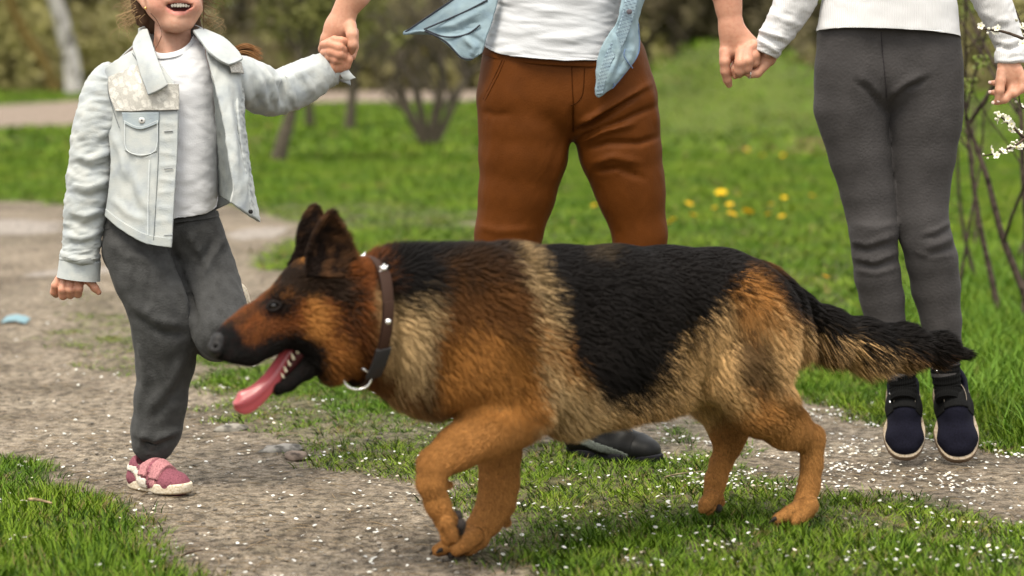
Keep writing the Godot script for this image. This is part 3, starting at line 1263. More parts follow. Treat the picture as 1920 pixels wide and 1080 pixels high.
func plum_bush() -> void:
	var g := RandomNumberGenerator.new()
	g.seed = 9
	# the blurred stems farther back
	for k in 7:
		var px: float = [1795.0, 1840.0, 1885.0, 1925.0, 1960.0, 1905.0, 1830.0][k]
		var d: float = [8.8, 9.6, 8.3, 8.0, 7.6, 10.5, 11.5][k]
		var x := (px - 960.0) / FOCAL * d
		var m := MB.new()
		var tips := []
		var o := thing("thicket_stem", Vector3(x, gy(x, -d), -d))
		grow(m, Vector3(0, -0.02, 0), Vector3([0.05, -0.45, -0.35, 0.1, -0.3, 0.3, 0.1][k], 1, -0.1).normalized(), [0.008, 0.010, 0.014, 0.016, 0.016, 0.011, 0.010][k], 0.85, 3, g, Color(0.075, 0.058, 0.044), tips, 0.25, 3)
		put("stem", m.mesh(), M.bark, o)
		var buf := PackedFloat32Array()
		for j in 46:
			var tip: Array = tips[g.randi() % tips.size()]
			put_copy(buf, Vector3(0.07, 0, 0), Vector3(0, 0.07, 0), Vector3(0, 0, 0.07), tip[0], Color(0.16, 0.20, 0.05))
		scatter("young_leaves", M.clump, M.leaf, buf, o)
		tag(o, ["upright thin brown stem just right of the woman's hip", "stem leaning left behind the woman's free hand", "thick brown stem leaning left behind the blossom sprays", "tall stem at the right edge of the picture", "stem beyond the right edge, leaning in", "farther grey stem leaning right among the thicket", "farthest thin stem behind the woman's right leg"][k], "shrub stem", "thicket stems at the right")
	# the sprays in focus
	var bloom := MB.new()
	for k in 5:
		var w := TAU * k / 5.0
		var u := Vector3(cos(w), 0.35, sin(w))
		var s := Vector3(-sin(w), 0, cos(w))
		var a := bloom.v.size()
		bloom.add(Vector3.ZERO)
		bloom.add(u * 0.3 + s * 0.27)
		bloom.add(u * 0.58 + s * 0.12)
		bloom.add(u * 0.58 - s * 0.12)
		bloom.add(u * 0.3 - s * 0.27)
		bloom.quad(a, a + 1, a + 2, a + 3)
		bloom.tri(a, a + 3, a + 4)
	var eye := ball(Vector3(0, 0.1, 0), Vector3(0.12, 0.12, 0.12), 6, 4)
	bloom.paint(Color(0.66, 0.64, 0.55))
	eye.paint(Color(0.62, 0.60, 0.22))
	bloom.join(eye)
	var bud := ball(Vector3.ZERO, Vector3(0.3, 0.34, 0.3), 8, 6).paint(Color(0.64, 0.62, 0.50))
	var bloom_m := bloom.mesh()
	var bud_m := bud.mesh()
	var bush := thing("plum_spray", at(1990, 330, 5.15))
	var base := at(1990, 330, 5.15)
	var twigs := [[[1990, 330], [1935, 262], [1905, 272], [1870, 287], [1843, 292]], [[1975, 300], [1925, 262], [1897, 238], [1880, 222], [1868, 219]], [[1990, 230], [1930, 205], [1915, 200], [1910, 178]], [[1990, 120], [1935, 95], [1920, 60], [1905, 20]], [[1960, 90], [1890, 62], [1850, 55], [1835, 52]], [[1990, 340], [1925, 282], [1895, 280]]]
	for k in twigs.size():
		var ps := []
		for q in twigs[k]:
			ps.append(at(q[0], q[1], 5.15 + 0.05 * (k % 3)) - base)
		var rr := []
		for j in ps.size(): rr.append(lerpf(0.0045, 0.0012, float(j) / (ps.size() - 1)))
		var tw := tube(ps, rr, 16, 6)
		tw.paint(Color(0.085, 0.062, 0.045))
		var part := put("twig", tw.mesh(), M.bark, bush)
		var n: int = [16, 26, 9, 10, 7, 12][k]
		for j in n:
			var t := g.randf_range(0.35, 1.0)
			if k == 2 and j % 2: t = g.randf_range(0.7, 1.0)
			var p: Vector3 = spline(ps, t) + Vector3(g.randf_range(-1, 1), g.randf_range(-0.8, 1), g.randf_range(-1, 1)) * 0.011
			var open := g.randf() < 0.45 and t < 0.9
			var s := g.randf_range(0.015, 0.020) if open else g.randf_range(0.009, 0.013)
			var b := put("blossom" if open else "bud", bloom_m if open else bud_m, M.petal, part)
			b.position = p
			b.scale = Vector3.ONE * s
			b.rotation = Vector3(g.randf_range(0.2, 1.8), g.randf_range(-1, 1), g.randf_range(-0.8, 0.8))
	tag(bush, "blossoming plum spray with white buds at the right edge, beside the woman's free hand", "blossom branch")


# ------------------------------------------------------------------ the dog
func dog_depth(x: float) -> float:
	return 4.185 + (x - 870.0) / 630.0 * 0.35


func dog_chain(f: Field, pts: Array, side: float, k := 0.02, sz := 1.0, carve := false) -> void:
	var out := []
	for p in pts:
		out.append([p[0], p[1], p[2], side + (p[3] if p.size() > 3 else 0.0) + 4.4 - dog_depth(p[0])])
	chain(f, 4.4, out, k, sz, carve)


func dog_at(x: float, y: float, side := 0.0) -> Vector3:
	return at(x, y, dog_depth(x) - side)


var neck_mid := Vector3.ZERO
var neck_ax := Vector3.RIGHT
var coat := PackedColorArray()
func plan_coat() -> void:
	var tan_ := lin(176, 120, 64)
	var rust := lin(152, 97, 48)
	var gold := lin(184, 124, 64)
	var cream := lin(244, 196, 134)
	var beige := lin(222, 186, 134)
	var black := lin(30, 27, 25)
	var brown := lin(74, 54, 36)
	var dark := lin(48, 36, 27)
	var areas := [   # colour, strength, outline
		[cream, 1.0, [[960, 640], [1100, 700], [1330, 560], [1440, 560], [1520, 640], [1520, 720], [1400, 760], [1300, 830], [1000, 860]]],
		[tan_, 0.75, [[1000, 790], [1300, 760], [1330, 840], [980, 860]]],
		[rust, 1.0, [[800, 470], [1000, 460], [1015, 700], [1000, 760], [860, 720], [790, 790], [690, 790], [690, 700], [770, 690]]],
		[gold, 1.0, [[830, 600], [1000, 610], [1040, 800], [1010, 860], [900, 900], [800, 800], [790, 700]]],
		[beige, 0.95, [[948, 440], [974, 440], [1004, 560], [1022, 690], [1044, 790], [1014, 800], [1000, 690], [976, 560], [950, 500]]],
		[beige, 0.85, [[1000, 690], [1130, 735], [1110, 820], [1010, 830]]],
		# neck and mane
		[beige, 1.0, [[700, 540], [815, 530], [800, 600], [782, 690], [705, 700]]],
		[brown, 0.6, [[690, 690], [790, 680], [800, 740], [690, 740]]],
		[cream, 0.6, [[690, 735], [820, 750], [810, 800], [690, 790]]],
		[black, 1.0, [[700, 420], [960, 430], [940, 470], [880, 476], [825, 500], [798, 540], [760, 562], [715, 560], [690, 520], [676, 440]]],
		[dark, 0.85, [[800, 530], [835, 500], [800, 620], [792, 740], [775, 740], [780, 640]]],
		[brown, 0.6, [[800, 480], [945, 455], [985, 570], [965, 640], [900, 600], [830, 610]]],
		[dark, 0.75, [[830, 455], [950, 440], [968, 540], [900, 512], [840, 530]]],
		[dark, 0.5, [[780, 700], [830, 720], [880, 790], [830, 800], [780, 770]]],
		# saddle
		[black, 1.0, [[968, 430], [1350, 430], [1420, 480], [1380, 525], [1345, 560], [1310, 600], [1265, 640], [1225, 700], [1190, 735], [1130, 745], [1075, 705], [1030, 640], [1002, 560]]],
		[beige, 0.1, [[1080, 450], [1120, 450], [1130, 490], [1090, 480]]],
		[gold, 0.75, [[1385, 520], [1430, 520], [1450, 600], [1400, 620], [1370, 590]]],
		[black, 1.0, [[1400, 470], [1500, 510], [1630, 570], [1760, 585], [1850, 650], [1850, 720], [1780, 715], [1740, 676], [1640, 648], [1560, 628], [1500, 600], [1460, 572], [1420, 535]]],
		[cream, 1.0, [[1478, 596], [1540, 618], [1640, 648], [1740, 676], [1745, 730], [1500, 730], [1486, 650]]],
		[rust, 0.5, [[1670, 655], [1745, 668], [1760, 700], [1690, 700]]],
		# thigh and hind legs
		[brown, 0.85, [[1365, 600], [1410, 585], [1434, 650], [1430, 720], [1446, 765], [1398, 740], [1356, 680]]],
		[lin(192, 136, 78), 1.0, [[1420, 750], [1520, 730], [1600, 800], [1560, 1000], [1400, 1000], [1440, 830], [1330, 790]]],
		[lin(190, 132, 74), 1.0, [[1290, 800], [1410, 780], [1400, 970], [1290, 990]]],
		[dark, 0.35, [[1330, 740], [1400, 800], [1380, 860], [1330, 800]]],
		[tan_, 0.6, [[1330, 760], [1440, 700], [1500, 700], [1520, 760], [1420, 790]]],
		# fore legs
		[lin(190, 132, 74), 1.0, [[740, 800], [860, 780], [1010, 780], [1010, 900], [990, 1060], [780, 1060], [750, 900]]],
		[dark, 0.5, [[845, 930], [872, 950], [872, 1000], [850, 1000]]],
		# head
		[lin(122, 70, 34), 1.0, [[380, 560], [520, 500], [560, 470], [700, 440], [700, 560], [690, 720], [640, 740], [380, 740]]],
		[dark, 1.0, [[505, 520], [548, 478], [600, 470], [640, 520], [655, 560], [640, 590], [612, 560], [592, 548], [574, 575], [560, 560], [535, 590], [512, 560]]],
		[dark, 0.8, [[640, 520], [665, 520], [640, 640], [625, 700], [612, 640], [625, 580]]],
		[gold, 0.9, [[566, 560], [590, 552], [612, 600], [600, 640], [560, 620]]],
		[black, 0.95, [[480, 564], [500, 546], [526, 544], [542, 566], [534, 596], [505, 600], [486, 586]]],
		[rust, 0.8, [[514, 543], [534, 552], [536, 562], [522, 556]]],
		[gold, 0.9, [[548, 476], [572, 476], [566, 494], [544, 496]]],
		[rust, 0.95, [[488, 520], [506, 508], [500, 548], [484, 556]]],
		[lin(112, 66, 36), 1.0, [[440, 618], [520, 592], [560, 618], [505, 632], [450, 650]]],
		[black, 1.0, [[380, 620], [434, 598], [446, 618], [452, 644], [482, 646], [502, 630], [548, 618], [580, 628], [606, 650], [600, 690], [590, 720], [500, 770], [490, 700], [440, 705], [380, 690]]],
		[dark, 0.6, [[420, 606], [470, 570], [486, 560], [490, 574], [440, 618]]],
		[rust, 1.0, [[600, 640], [650, 620], [668, 720], [600, 740], [596, 690]]],
		[brown, 0.5, [[655, 600], [690, 560], [700, 700], [660, 720]]],
	]
	var shapes := []
	for q in areas:
		var pv := PackedVector2Array()
		for p in q[2]: pv.append(Vector2(p[0], p[1]))
		shapes.append(pv)
	coat.resize(368 * 170)
	for y in 170:
		for x in 368:
			var p := Vector2(380 + x * 4, 380 + y * 4)
			var s := 9.0 if p.x > 690.0 else 3.5
			p += Vector2(noise.get_noise_2dv(p * 0.05), noise.get_noise_2dv(p * 0.05 + Vector2(50, 9))) * s * 2.0
			var c := tan_
			for q in areas.size():
				if Geometry2D.is_point_in_polygon(p, shapes[q]):
					c = c.lerp(areas[q][0], areas[q][1])
			coat[y * 368 + x] = c * 0.85
	for pass_ in 4:                                           # the colours run into one another, least on the head
		var o := coat.duplicate()
		for y in range(1, 169):
			for x in range(1, 367):
				var k := y * 368 + x
				if x < 70 and pass_ > 0: continue
				o[k] = (coat[k] * 2.0 + coat[k - 1] + coat[k + 1] + coat[k - 368] + coat[k + 368]) / 6.0
		coat = o


func coat_at(px: float, py: float) -> Color:
	return coat[clampi(int((py - 380.0) / 4.0), 0, 169) * 368 + clampi(int((px - 380.0) / 4.0), 0, 367)]


# where the hair lies: [x, y, way along x, way along y, length in millimetres, how far it stands off]
const LIE := [[420, 640, 0.9, -0.45, 3, 0.1], [480, 600, 0.9, -0.4, 4, 0.1], [470, 680, 0.95, 0.05, 4, 0.1], [540, 520, 0.85, -0.5, 7, 0.15], [545, 600, 1, 0.1, 7, 0.15], [590, 640, 0.85, 0.5, 10, 0.2], [625, 690, 0.6, 0.8, 20, 0.35], [600, 480, 0.9, -0.3, 8, 0.2], [640, 560, 0.9, 0.4, 15, 0.25], [545, 710, 0.8, -0.4, 4, 0.1],
	[680, 470, 0.75, -0.5, 22, 0.6], [725, 455, 0.75, -0.35, 26, 0.6], [700, 600, 0.7, 0.7, 26, 0.35], [700, 720, 0.45, 0.9, 38, 0.45], [770, 690, 0.4, 0.9, 40, 0.4], [760, 770, 0.5, 0.85, 42, 0.45], [780, 540, 0.75, 0.65, 34, 0.35], [850, 455, 1, 0.05, 28, 0.35], [870, 560, 0.6, 0.8, 26, 0.28], [850, 680, 0.5, 0.85, 24, 0.25], [930, 700, 0.5, 0.85, 18, 0.2], [940, 520, 0.9, 0.5, 30, 0.35],
	[1000, 600, 0.85, 0.6, 34, 0.35], [1060, 450, 1, 0.05, 22, 0.2], [1020, 760, 0.6, 0.8, 36, 0.4], [1100, 600, 0.95, 0.35, 20, 0.16], [1120, 760, 0.7, 0.75, 38, 0.4], [1050, 820, 0.6, 0.8, 36, 0.5], [1250, 455, 1, 0.1, 17, 0.14], [1250, 600, 0.9, 0.5, 20, 0.18], [1240, 730, 0.7, 0.75, 38, 0.35], [1230, 785, 0.6, 0.8, 34, 0.45], [1350, 480, 0.95, 0.3, 18, 0.15], [1330, 640, 0.5, 0.85, 28, 0.25], [1400, 600, 0.35, 0.95, 26, 0.22], [1470, 600, 0.6, 0.8, 34, 0.35], [1485, 700, 0.5, 0.85, 36, 0.35], [1390, 730, 0.6, 0.8, 22, 0.22], [1440, 780, 0.75, 0.65, 14, 0.18],
	[1440, 510, 0.85, 0.5, 24, 0.2], [1510, 560, 0.85, 0.45, 30, 0.2], [1530, 640, 0.55, 0.85, 70, 0.35], [1600, 600, 0.95, 0.25, 34, 0.2], [1620, 660, 0.65, 0.75, 70, 0.35], [1700, 620, 1, 0.15, 34, 0.2], [1710, 665, 0.75, 0.6, 48, 0.3], [1790, 645, 0.95, 0.3, 40, 0.25],
	[980, 800, -0.2, 0.98, 14, 0.2], [900, 810, -0.85, 0.5, 9, 0.14], [840, 850, -0.8, 0.6, 8, 0.12], [790, 890, 0.1, 1, 7, 0.12], [820, 960, 0.4, 0.9, 6, 0.12], [940, 860, 0.1, 1, 11, 0.18], [935, 930, 0.0, 1, 8, 0.14], [880, 1000, -0.6, 0.8, 6, 0.12], [830, 1030, -0.9, 0.4, 5, 0.12], [1520, 840, 0.0, 1, 8, 0.14], [1515, 920, -0.1, 1, 7, 0.12], [1480, 965, -0.9, 0.4, 5, 0.12], [1360, 830, -0.1, 1, 8, 0.14], [1335, 920, -0.1, 1, 6, 0.12]]


func fur(m: MB, count: int, g: RandomNumberGenerator, buf: PackedFloat32Array, short := 1.0, inner := false) -> void:
	m.smooth()
	var total := 0.0
	var sums := PackedFloat32Array()
	for k in range(0, m.i.size(), 3):
		var a := m.v[m.i[k]]
		total += (m.v[m.i[k + 1]] - a).cross(m.v[m.i[k + 2]] - a).length()
		sums.append(total)
	for j in count:
		var k := mini(sums.bsearch(g.randf() * total), sums.size() - 1) * 3
		var u := g.randf()
		var w := g.randf()
		if u + w > 1.0:
			u = 1.0 - u
			w = 1.0 - w
		var i0 := m.i[k]
		var i1 := m.i[k + 1]
		var i2 := m.i[k + 2]
		var p := m.v[i0] * (1.0 - u - w) + m.v[i1] * u + m.v[i2] * w
		var n := (m.n[i0] * (1.0 - u - w) + m.n[i1] * u + m.n[i2] * w).normalized()
		if n.z < -0.25 and j % 3:
			continue
		var q := seen_at(p)
		var sx := 0.0
		var sy := 0.0
		var len := 0.0
		var off := 0.0
		var sum := 0.0
		for r in LIE:
			var dx: float = q.x - r[0]
			var dy: float = q.y - r[1]
			var d2 := dx * dx + dy * dy + 60.0
			if d2 > 40000.0:
				continue
			var wt := 1.0 / (d2 * d2)
			sx += r[2] * wt
			sy += r[3] * wt
			len += r[4] * wt
			off += r[5] * wt
			sum += wt
		if sum <= 0.0:
			continue
		len = len / sum
		len = (len * 0.95 + (3.0 if len > 7.0 else 1.2)) * 0.001 * g.randf_range(0.6, 1.15) * short
		off = 1.4 * pow(off / sum, 1.6) + (0.16 if len < 0.0105 else 0.0)
		if q.x > 650.0 and q.x < 740.0 and absf((p - neck_mid).dot(neck_ax)) < 0.024 and p.distance_to(neck_mid) < 0.2:
			len *= 0.3
		var flow := Vector3(sx, -sy, sy * 0.0 + sx * -0.5) / sum
		var nn := noise.get_noise_3dv(p * 18.0)
		flow += Vector3(-flow.y, flow.x, 0) * (nn * 0.3 + g.randf_range(-0.22, 0.22))
		var t := flow - n * flow.dot(n)
		if t.length() < 0.02:
			t = Vector3(0, -1, 0) - n * -n.y
		t = t.normalized()
		var stand := off * g.randf_range(0.7, 2.0) + absf(nn) * 0.06
		var dir := (t + n * stand).normalized()
		var side := dir.cross(n).normalized()
		if side.length() < 0.5:
			continue
		var up := side.cross(dir)
		var jit := g.randf_range(-0.8, 0.3) * (len + 0.006) * 3700.0 * 0.42
		var c := coat_at(q.x + sx / sum * jit + g.randf_range(-7, 7), q.y + sy / sum * jit + g.randf_range(-7, 7))
		if inner:
			c = lin(30, 22, 18).lerp(lin(84, 58, 38), clampf(0.4 + noise.get_noise_3dv(p * 30.0) * 1.4 + (q.x - 612.0) / 90.0, 0.0, 1.0))
		var tone := g.randf_range(0.8, 1.2) * (1.0 + 0.2 * noise.get_noise_3dv(p * 40.0))
		if len > 0.014 and c.get_luminance() > 0.03 and g.randf() < 0.09: c = c.lerp(lin(50, 38, 28), 0.7)
		if len < 0.012: tone *= g.randf_range(0.72, 1.22)
		var wide := clampf(len * 0.065, 0.0009, 0.0014)
		put_copy(buf, side * wide, dir * len, up * len, p - n * 0.0008, Color(c.r * tone, c.g * tone, c.b * tone))


func lock_mesh() -> ArrayMesh:
	var r := RandomNumberGenerator.new()
	r.seed = 12
	var m := MB.new()
	for k in 5:
		var x := r.randf_range(-3.6, 3.6)
		var y := r.randf_range(-0.5, 0.5)
		var drift := r.randf_range(-1.3, 1.3)
		var l := r.randf_range(0.75, 1.05)
		var tilt := r.randf_range(-0.16, 0.16)
		var t := r.randf_range(0.75, 1.2)
		var a := m.v.size()
		for j in 4:
			var s := j / 3.0
			var hw := 0.42 * (1.0 - s) + 0.05
			var z := 0.10 * s - 0.16 * s * s
			m.add(Vector3(x - hw + drift * s * s, y + l * s, z), Color(t, t, t))
			m.add(Vector3(x + hw + drift * s * s, y + l * s, z), Color(t, t, t))
		for j in 3:
			m.quad(a + j * 2, a + j * 2 + 1, a + j * 2 + 3, a + j * 2 + 2)
		for j in 8:
			m.n.append(Vector3(tilt + (0.15 if j % 2 else -0.15), 0.15, 1.0).normalized())
	return m.mesh()


func make_dog() -> void:
	plan_coat()
	var o := thing("dog", Vector3(dog_at(1180, 900).x, 0.0, dog_at(1180, 900).z))
	var base := o.position
	var f := Field.new()
	# trunk and neck
	dog_chain(f, [[750, 606, 112], [850, 612, 146], [950, 624, 160], [1050, 620, 156], [1150, 606, 143], [1250, 596, 132], [1340, 590, 122], [1410, 604, 106]], 0.0, 0.03, 0.72)
	dog_chain(f, [[628, 566, 74], [690, 590, 102], [750, 600, 126], [800, 604, 136]], 0.0, 0.03, 0.82)
	dog_chain(f, [[765, 668, 84], [830, 690, 84]], 0.0, 0.04, 0.8)
	dog_chain(f, [[980, 700, 102], [1060, 714, 86], [1140, 712, 72], [1220, 704, 64], [1300, 694, 62]], 0.0, 0.045, 0.8)
	# near fore leg
	dog_chain(f, [[900, 560, 96], [862, 668, 92], [955, 772, 62]], 0.075, 0.035, 0.55)
	dog_chain(f, [[968, 788, 50], [912, 806, 54], [860, 838, 42], [815, 870, 34]], 0.092, 0.018, 0.8)
	dog_chain(f, [[815, 870, 33], [808, 905, 26]], 0.095, 0.012, 0.85)
	# far fore leg
	dog_chain(f, [[880, 660, 80], [945, 780, 58]], -0.075, 0.035, 0.55)
	dog_chain(f, [[940, 790, 48], [936, 850, 40], [936, 905, 37], [931, 935, 34]], -0.085, 0.016, 0.85)
	# near hind leg
	dog_chain(f, [[1400, 590, 94], [1396, 668, 88]], 0.075, 0.035, 0.62)
	dog_chain(f, [[1360, 690, 62], [1425, 758, 60], [1474, 800, 41], [1521, 822, 27]], 0.088, 0.025, 0.72)
	dog_chain(f, [[1521, 822, 27], [1522, 870, 21], [1519, 890, 20]], 0.088, 0.012, 0.8)
	# far hind leg
	dog_chain(f, [[1385, 620, 84], [1350, 720, 66], [1366, 800, 37], [1366, 836, 25]], -0.08, 0.03, 0.7)
	dog_chain(f, [[1366, 834, 25], [1351, 870, 21], [1346, 885, 20]], -0.09, 0.012, 0.85)
	# tail
	dog_chain(f, [[1420, 540, 50], [1480, 580, 40], [1540, 614, 38], [1610, 637, 38], [1690, 645, 34], [1755, 652, 25], [1800, 662, 11]], 0.0, 0.025, 0.7)
	var body := f.build(0.0085)
	body.relax(2, 0.4)
	# lower legs and paws, on a finer grid
	var paws := MB.new()
	f = Field.new()
	dog_chain(f, [[813, 876, 32], [808, 905, 26.5], [820, 945, 23], [835, 976, 22]], 0.095, 0.012, 0.85)
	dog_chain(f, [[836, 980, 12.5], [848, 998, 11.5], [852, 1008, 10]], 0.120, 0.004)
	dog_chain(f, [[832, 984, 12.5], [838, 1006, 11.5], [840, 1014, 10]], 0.106, 0.004)
	dog_chain(f, [[836, 984, 12.5], [842, 1004, 11.5], [846, 1013, 10]], 0.088, 0.004)
	dog_chain(f, [[840, 980, 12.5], [852, 996, 13], [857, 1004, 10]], 0.074, 0.004)
	dog_chain(f, [[832, 904, 8], [843, 908, 7]], 0.095, 0.01)
	dog_chain(f, [[846, 972, 12], [856, 986, 10]], 0.096, 0.008)
	paws.join(f.build(0.0042))
	f = Field.new()
	dog_chain(f, [[936, 900, 37], [931, 940, 34], [912, 976, 28], [886, 1004, 26]], -0.085, 0.016, 0.85)
	dog_chain(f, [[892, 1004, 17], [870, 1020, 16], [857, 1031, 12]], -0.056, 0.003)
	dog_chain(f, [[870, 1010, 16], [840, 1022, 15], [821, 1031, 11.5]], -0.076, 0.003)
	dog_chain(f, [[868, 1010, 16], [840, 1026, 14], [824, 1033, 11]], -0.098, 0.003)
	dog_chain(f, [[890, 1008, 16], [870, 1026, 12.5], [856, 1034, 11]], -0.114, 0.004)
	dog_chain(f, [[902, 1012, 16], [880, 1029, 13]], -0.075, 0.008)
	dog_chain(f, [[940, 962, 12], [950, 978, 9]], -0.085, 0.012)
	paws.join(f.build(0.0042))
	f = Field.new()
	dog_chain(f, [[1522, 868, 21.5], [1517, 910, 19.5], [1508, 945, 22]], 0.088, 0.012, 0.8)
	dog_chain(f, [[1516, 948, 19], [1503, 967, 15], [1494, 976, 11.5]], 0.112, 0.003)
	dog_chain(f, [[1502, 950, 17], [1478, 963, 14], [1458, 973, 11]], 0.094, 0.003)
	dog_chain(f, [[1502, 952, 16], [1478, 967, 14], [1460, 976, 11]], 0.076, 0.003)
	dog_chain(f, [[1508, 954, 15], [1490, 970, 13], [1476, 977, 10]], 0.060, 0.003)
	dog_chain(f, [[1512, 960, 16], [1502, 972, 12]], 0.088, 0.008)
	paws.join(f.build(0.0042))
	f = Field.new()
	dog_chain(f, [[1353, 866, 21.5], [1342, 900, 19.5], [1337, 926, 19]], -0.09, 0.012, 0.85)
	dog_chain(f, [[1334, 930, 13], [1323, 944, 13], [1318, 952, 9]], -0.070, 0.004)
	dog_chain(f, [[1336, 932, 13], [1330, 950, 12], [1328, 957, 8]], -0.086, 0.004)
	dog_chain(f, [[1338, 932, 13], [1336, 950, 12], [1336, 956, 8]], -0.102, 0.004)
	dog_chain(f, [[1344, 930, 12], [1350, 940, 10]], -0.09, 0.006)
	paws.join(f.build(0.0042))
	# head, on a finer grid
	f = Field.new()
	dog_chain(f, [[640, 560, 80], [690, 594, 92]], 0.0, 0.03, 0.82)
	dog_chain(f, [[584, 546, 64], [622, 548, 62]], 0.0, 0.03, 0.85)
	dog_chain(f, [[536, 566, 38], [560, 560, 46]], 0.022, 0.022, 0.7)
	dog_chain(f, [[536, 566, 38], [560, 560, 46]], -0.022, 0.022, 0.7)
	dog_chain(f, [[560, 596, 52], [520, 600, 50], [482, 622, 49], [446, 640, 40], [418, 650, 26]], 0.0, 0.022, 0.66)
	dog_chain(f, [[590, 610, 52], [618, 640, 54]], 0.035, 0.03, 0.7)
	dog_chain(f, [[590, 610, 52], [618, 640, 54]], -0.035, 0.03, 0.7)
	dog_chain(f, [[584, 522, 22], [612, 524, 26], [642, 514, 24]], 0.042, 0.015, 0.8)
	dog_chain(f, [[634, 672, 40], [620, 690, 26]], 0.02, 0.03, 0.9)
	dog_chain(f, [[634, 672, 40], [620, 690, 26]], -0.02, 0.03, 0.9)
	for s in [0.020, -0.020]:
		dog_chain(f, [[600, 664, 24], [570, 694, 19], [540, 718, 16], [520, 729, 13]], s, 0.008, 0.8)
		dog_chain(f, [[510, 640, 24], [470, 662, 22], [436, 668, 14]], s, 0.014, 0.7)      # lips
		dog_chain(f, [[508, 574, 7], [518, 572, 7]], s * 2.0, 0.004, 0.8, true)         # eye sockets
	dog_chain(f, [[545, 678, 18], [520, 706, 16], [500, 720, 14]], 0.0, 0.008, 1.2, true)
	dog_chain(f, [[404, 646, 5]], 0.011, 0.004, 1.0, true)
	var head := f.build(0.0042)
	head.relax(1, 0.4)
	var lens := AABB(Vector3(-5, 0, -8), Vector3(10, 3, 6))
	# ears: cupped leaves
	var ears := []
	var near := [[[574, 516, 0.050], [600, 520, 0.064], [636, 520, 0.066], [655, 512, 0.050]],
		[[572, 482, 0.052], [592, 482, 0.048], [632, 482, 0.052], [657, 488, 0.050]],
		[[581, 450, 0.058], [600, 448, 0.042], [628, 448, 0.046], [652, 458, 0.052]],
		[[597, 418, 0.062], [608, 416, 0.052], [624, 416, 0.052], [640, 426, 0.056]],
		[[614, 398, 0.064], [618, 396, 0.062], [621, 396, 0.062], [625, 400, 0.062]]]
	var farr := [[[540, 500, -0.030], [560, 496, -0.02], [590, 494, -0.02], [606, 500, -0.03]],
		[[554, 470, -0.034], [566, 468, -0.028], [588, 464, -0.026], [604, 468, -0.034]],
		[[557, 440, -0.036], [568, 436, -0.032], [586, 432, -0.03], [602, 436, -0.036]],
		[[568, 408, -0.040], [576, 404, -0.038], [588, 402, -0.038], [599, 408, -0.040]],
		[[581, 388, -0.042], [584, 386, -0.042], [587, 386, -0.042], [591, 389, -0.042]]]
	for e in 2:
		var grid := []
		for row in ([near, farr][e] as Array):
			var line := []
			for p in row: line.append(dog_at(p[0], p[1], p[2]))
			grid.append(line)
		ears.append(sheet(grid, 14, 18, 0.006))
	neck_ax = Vector3(1, 0.14, -0.5).normalized()
	neck_mid = (dog_at(697, 490, 0.0) + dog_at(672, 712, 0.0)) * 0.5
	var g := RandomNumberGenerator.new()
	g.seed = 60
	var fur_buf := PackedFloat32Array()
	fur(body, 360000, g, fur_buf)
	fur(paws, 50000, g, fur_buf)
	fur(head, 80000, g, fur_buf)
	for e in 2:
		fur(ears[e], 9000, g, fur_buf, 0.8, true)
	for m in [body, head, paws, ears[0], ears[1]]:
		m.c.resize(m.v.size())
		for k in m.v.size():
			var q := seen_at(m.v[k])
			m.c[k] = coat_at(q.x, q.y) * (0.68 + 0.2 * noise.get_noise_3dv(m.v[k] * 60.0))
	for e in 2:
		ears[e].paint(lin(62, 48, 40) if e == 0 else lin(52, 38, 30))
	var skin := mat("dog_skin", Color(1, 1, 1), 0.8, true)
	tri_planar(skin, noise_tex(91, 0.12, 3, [[0.25, 0.55], [0.6, 1.0]], 256), 5.0)
	var fm := mat("fur", Color(1, 1, 1), 0.6, true)
	fm.metallic_specular = 0.16
	body.join(head)
	body.join(paws)
	put("body", body.mesh(base), skin, o)
	for e in 2:
		put("ear", ears[e].mesh(base), skin, o)
	var hair := scatter("coat", lock_mesh(), fm, fur_buf, o)
	hair.position = -base
	# eyes, nose
	var gloss := mat("eye", Color(0.006, 0.004, 0.003), 0.06)
	gloss.metallic_specular = 0.6
	for s in [0.036, -0.036]:
		put("eye", ball(dog_at(512, 573, s), Vector3.ONE * 0.0082, 16, 12).mesh(base), gloss, o)
	var nm := mat("nose", Color(0.012, 0.011, 0.011), 0.5)
	nm.metallic_specular = 0.3
	tri_planar(nm, null, 1.0)
	var nf := Field.new()
	dog_chain(nf, [[411, 640, 17], [406, 652, 17]], 0.0, 0.01, 0.85)
	dog_chain(nf, [[406, 656, 10]], 0.012, 0.01)
	dog_chain(nf, [[400, 648, 4], [412, 656, 4]], 0.014, 0.004, 1.0, true)
	put("nose", nf.build(0.0025).relax(1).mesh(base), nm, o)
	# mouth
	var mm := mat("mouth", Color(0.05, 0.013, 0.013), 0.35)
	var mf := Field.new()
	dog_chain(mf, [[596, 656, 18], [562, 664, 15], [545, 684, 11], [526, 716, 8]], 0.0, 0.01, 1.3)
	put("mouth_lining", mf.build(0.004).mesh(base), mm, o)
	var pink := mat("tongue", Color(0.36, 0.075, 0.085), 0.25, true)
	pink.metallic_specular = 0.45
	pink.subsurf_scatter_enabled = true
	pink.subsurf_scatter_strength = 0.2
	var tp := [[566, 640, 0.004], [544, 660, 0.008], [526, 688, 0.012], [506, 715, 0.018], [482, 740, 0.02], [456, 756, 0.018], [439, 760, 0.014]]
	var tw := [0.011, 0.014, 0.016, 0.017, 0.020, 0.022, 0.007]
	var rs := []
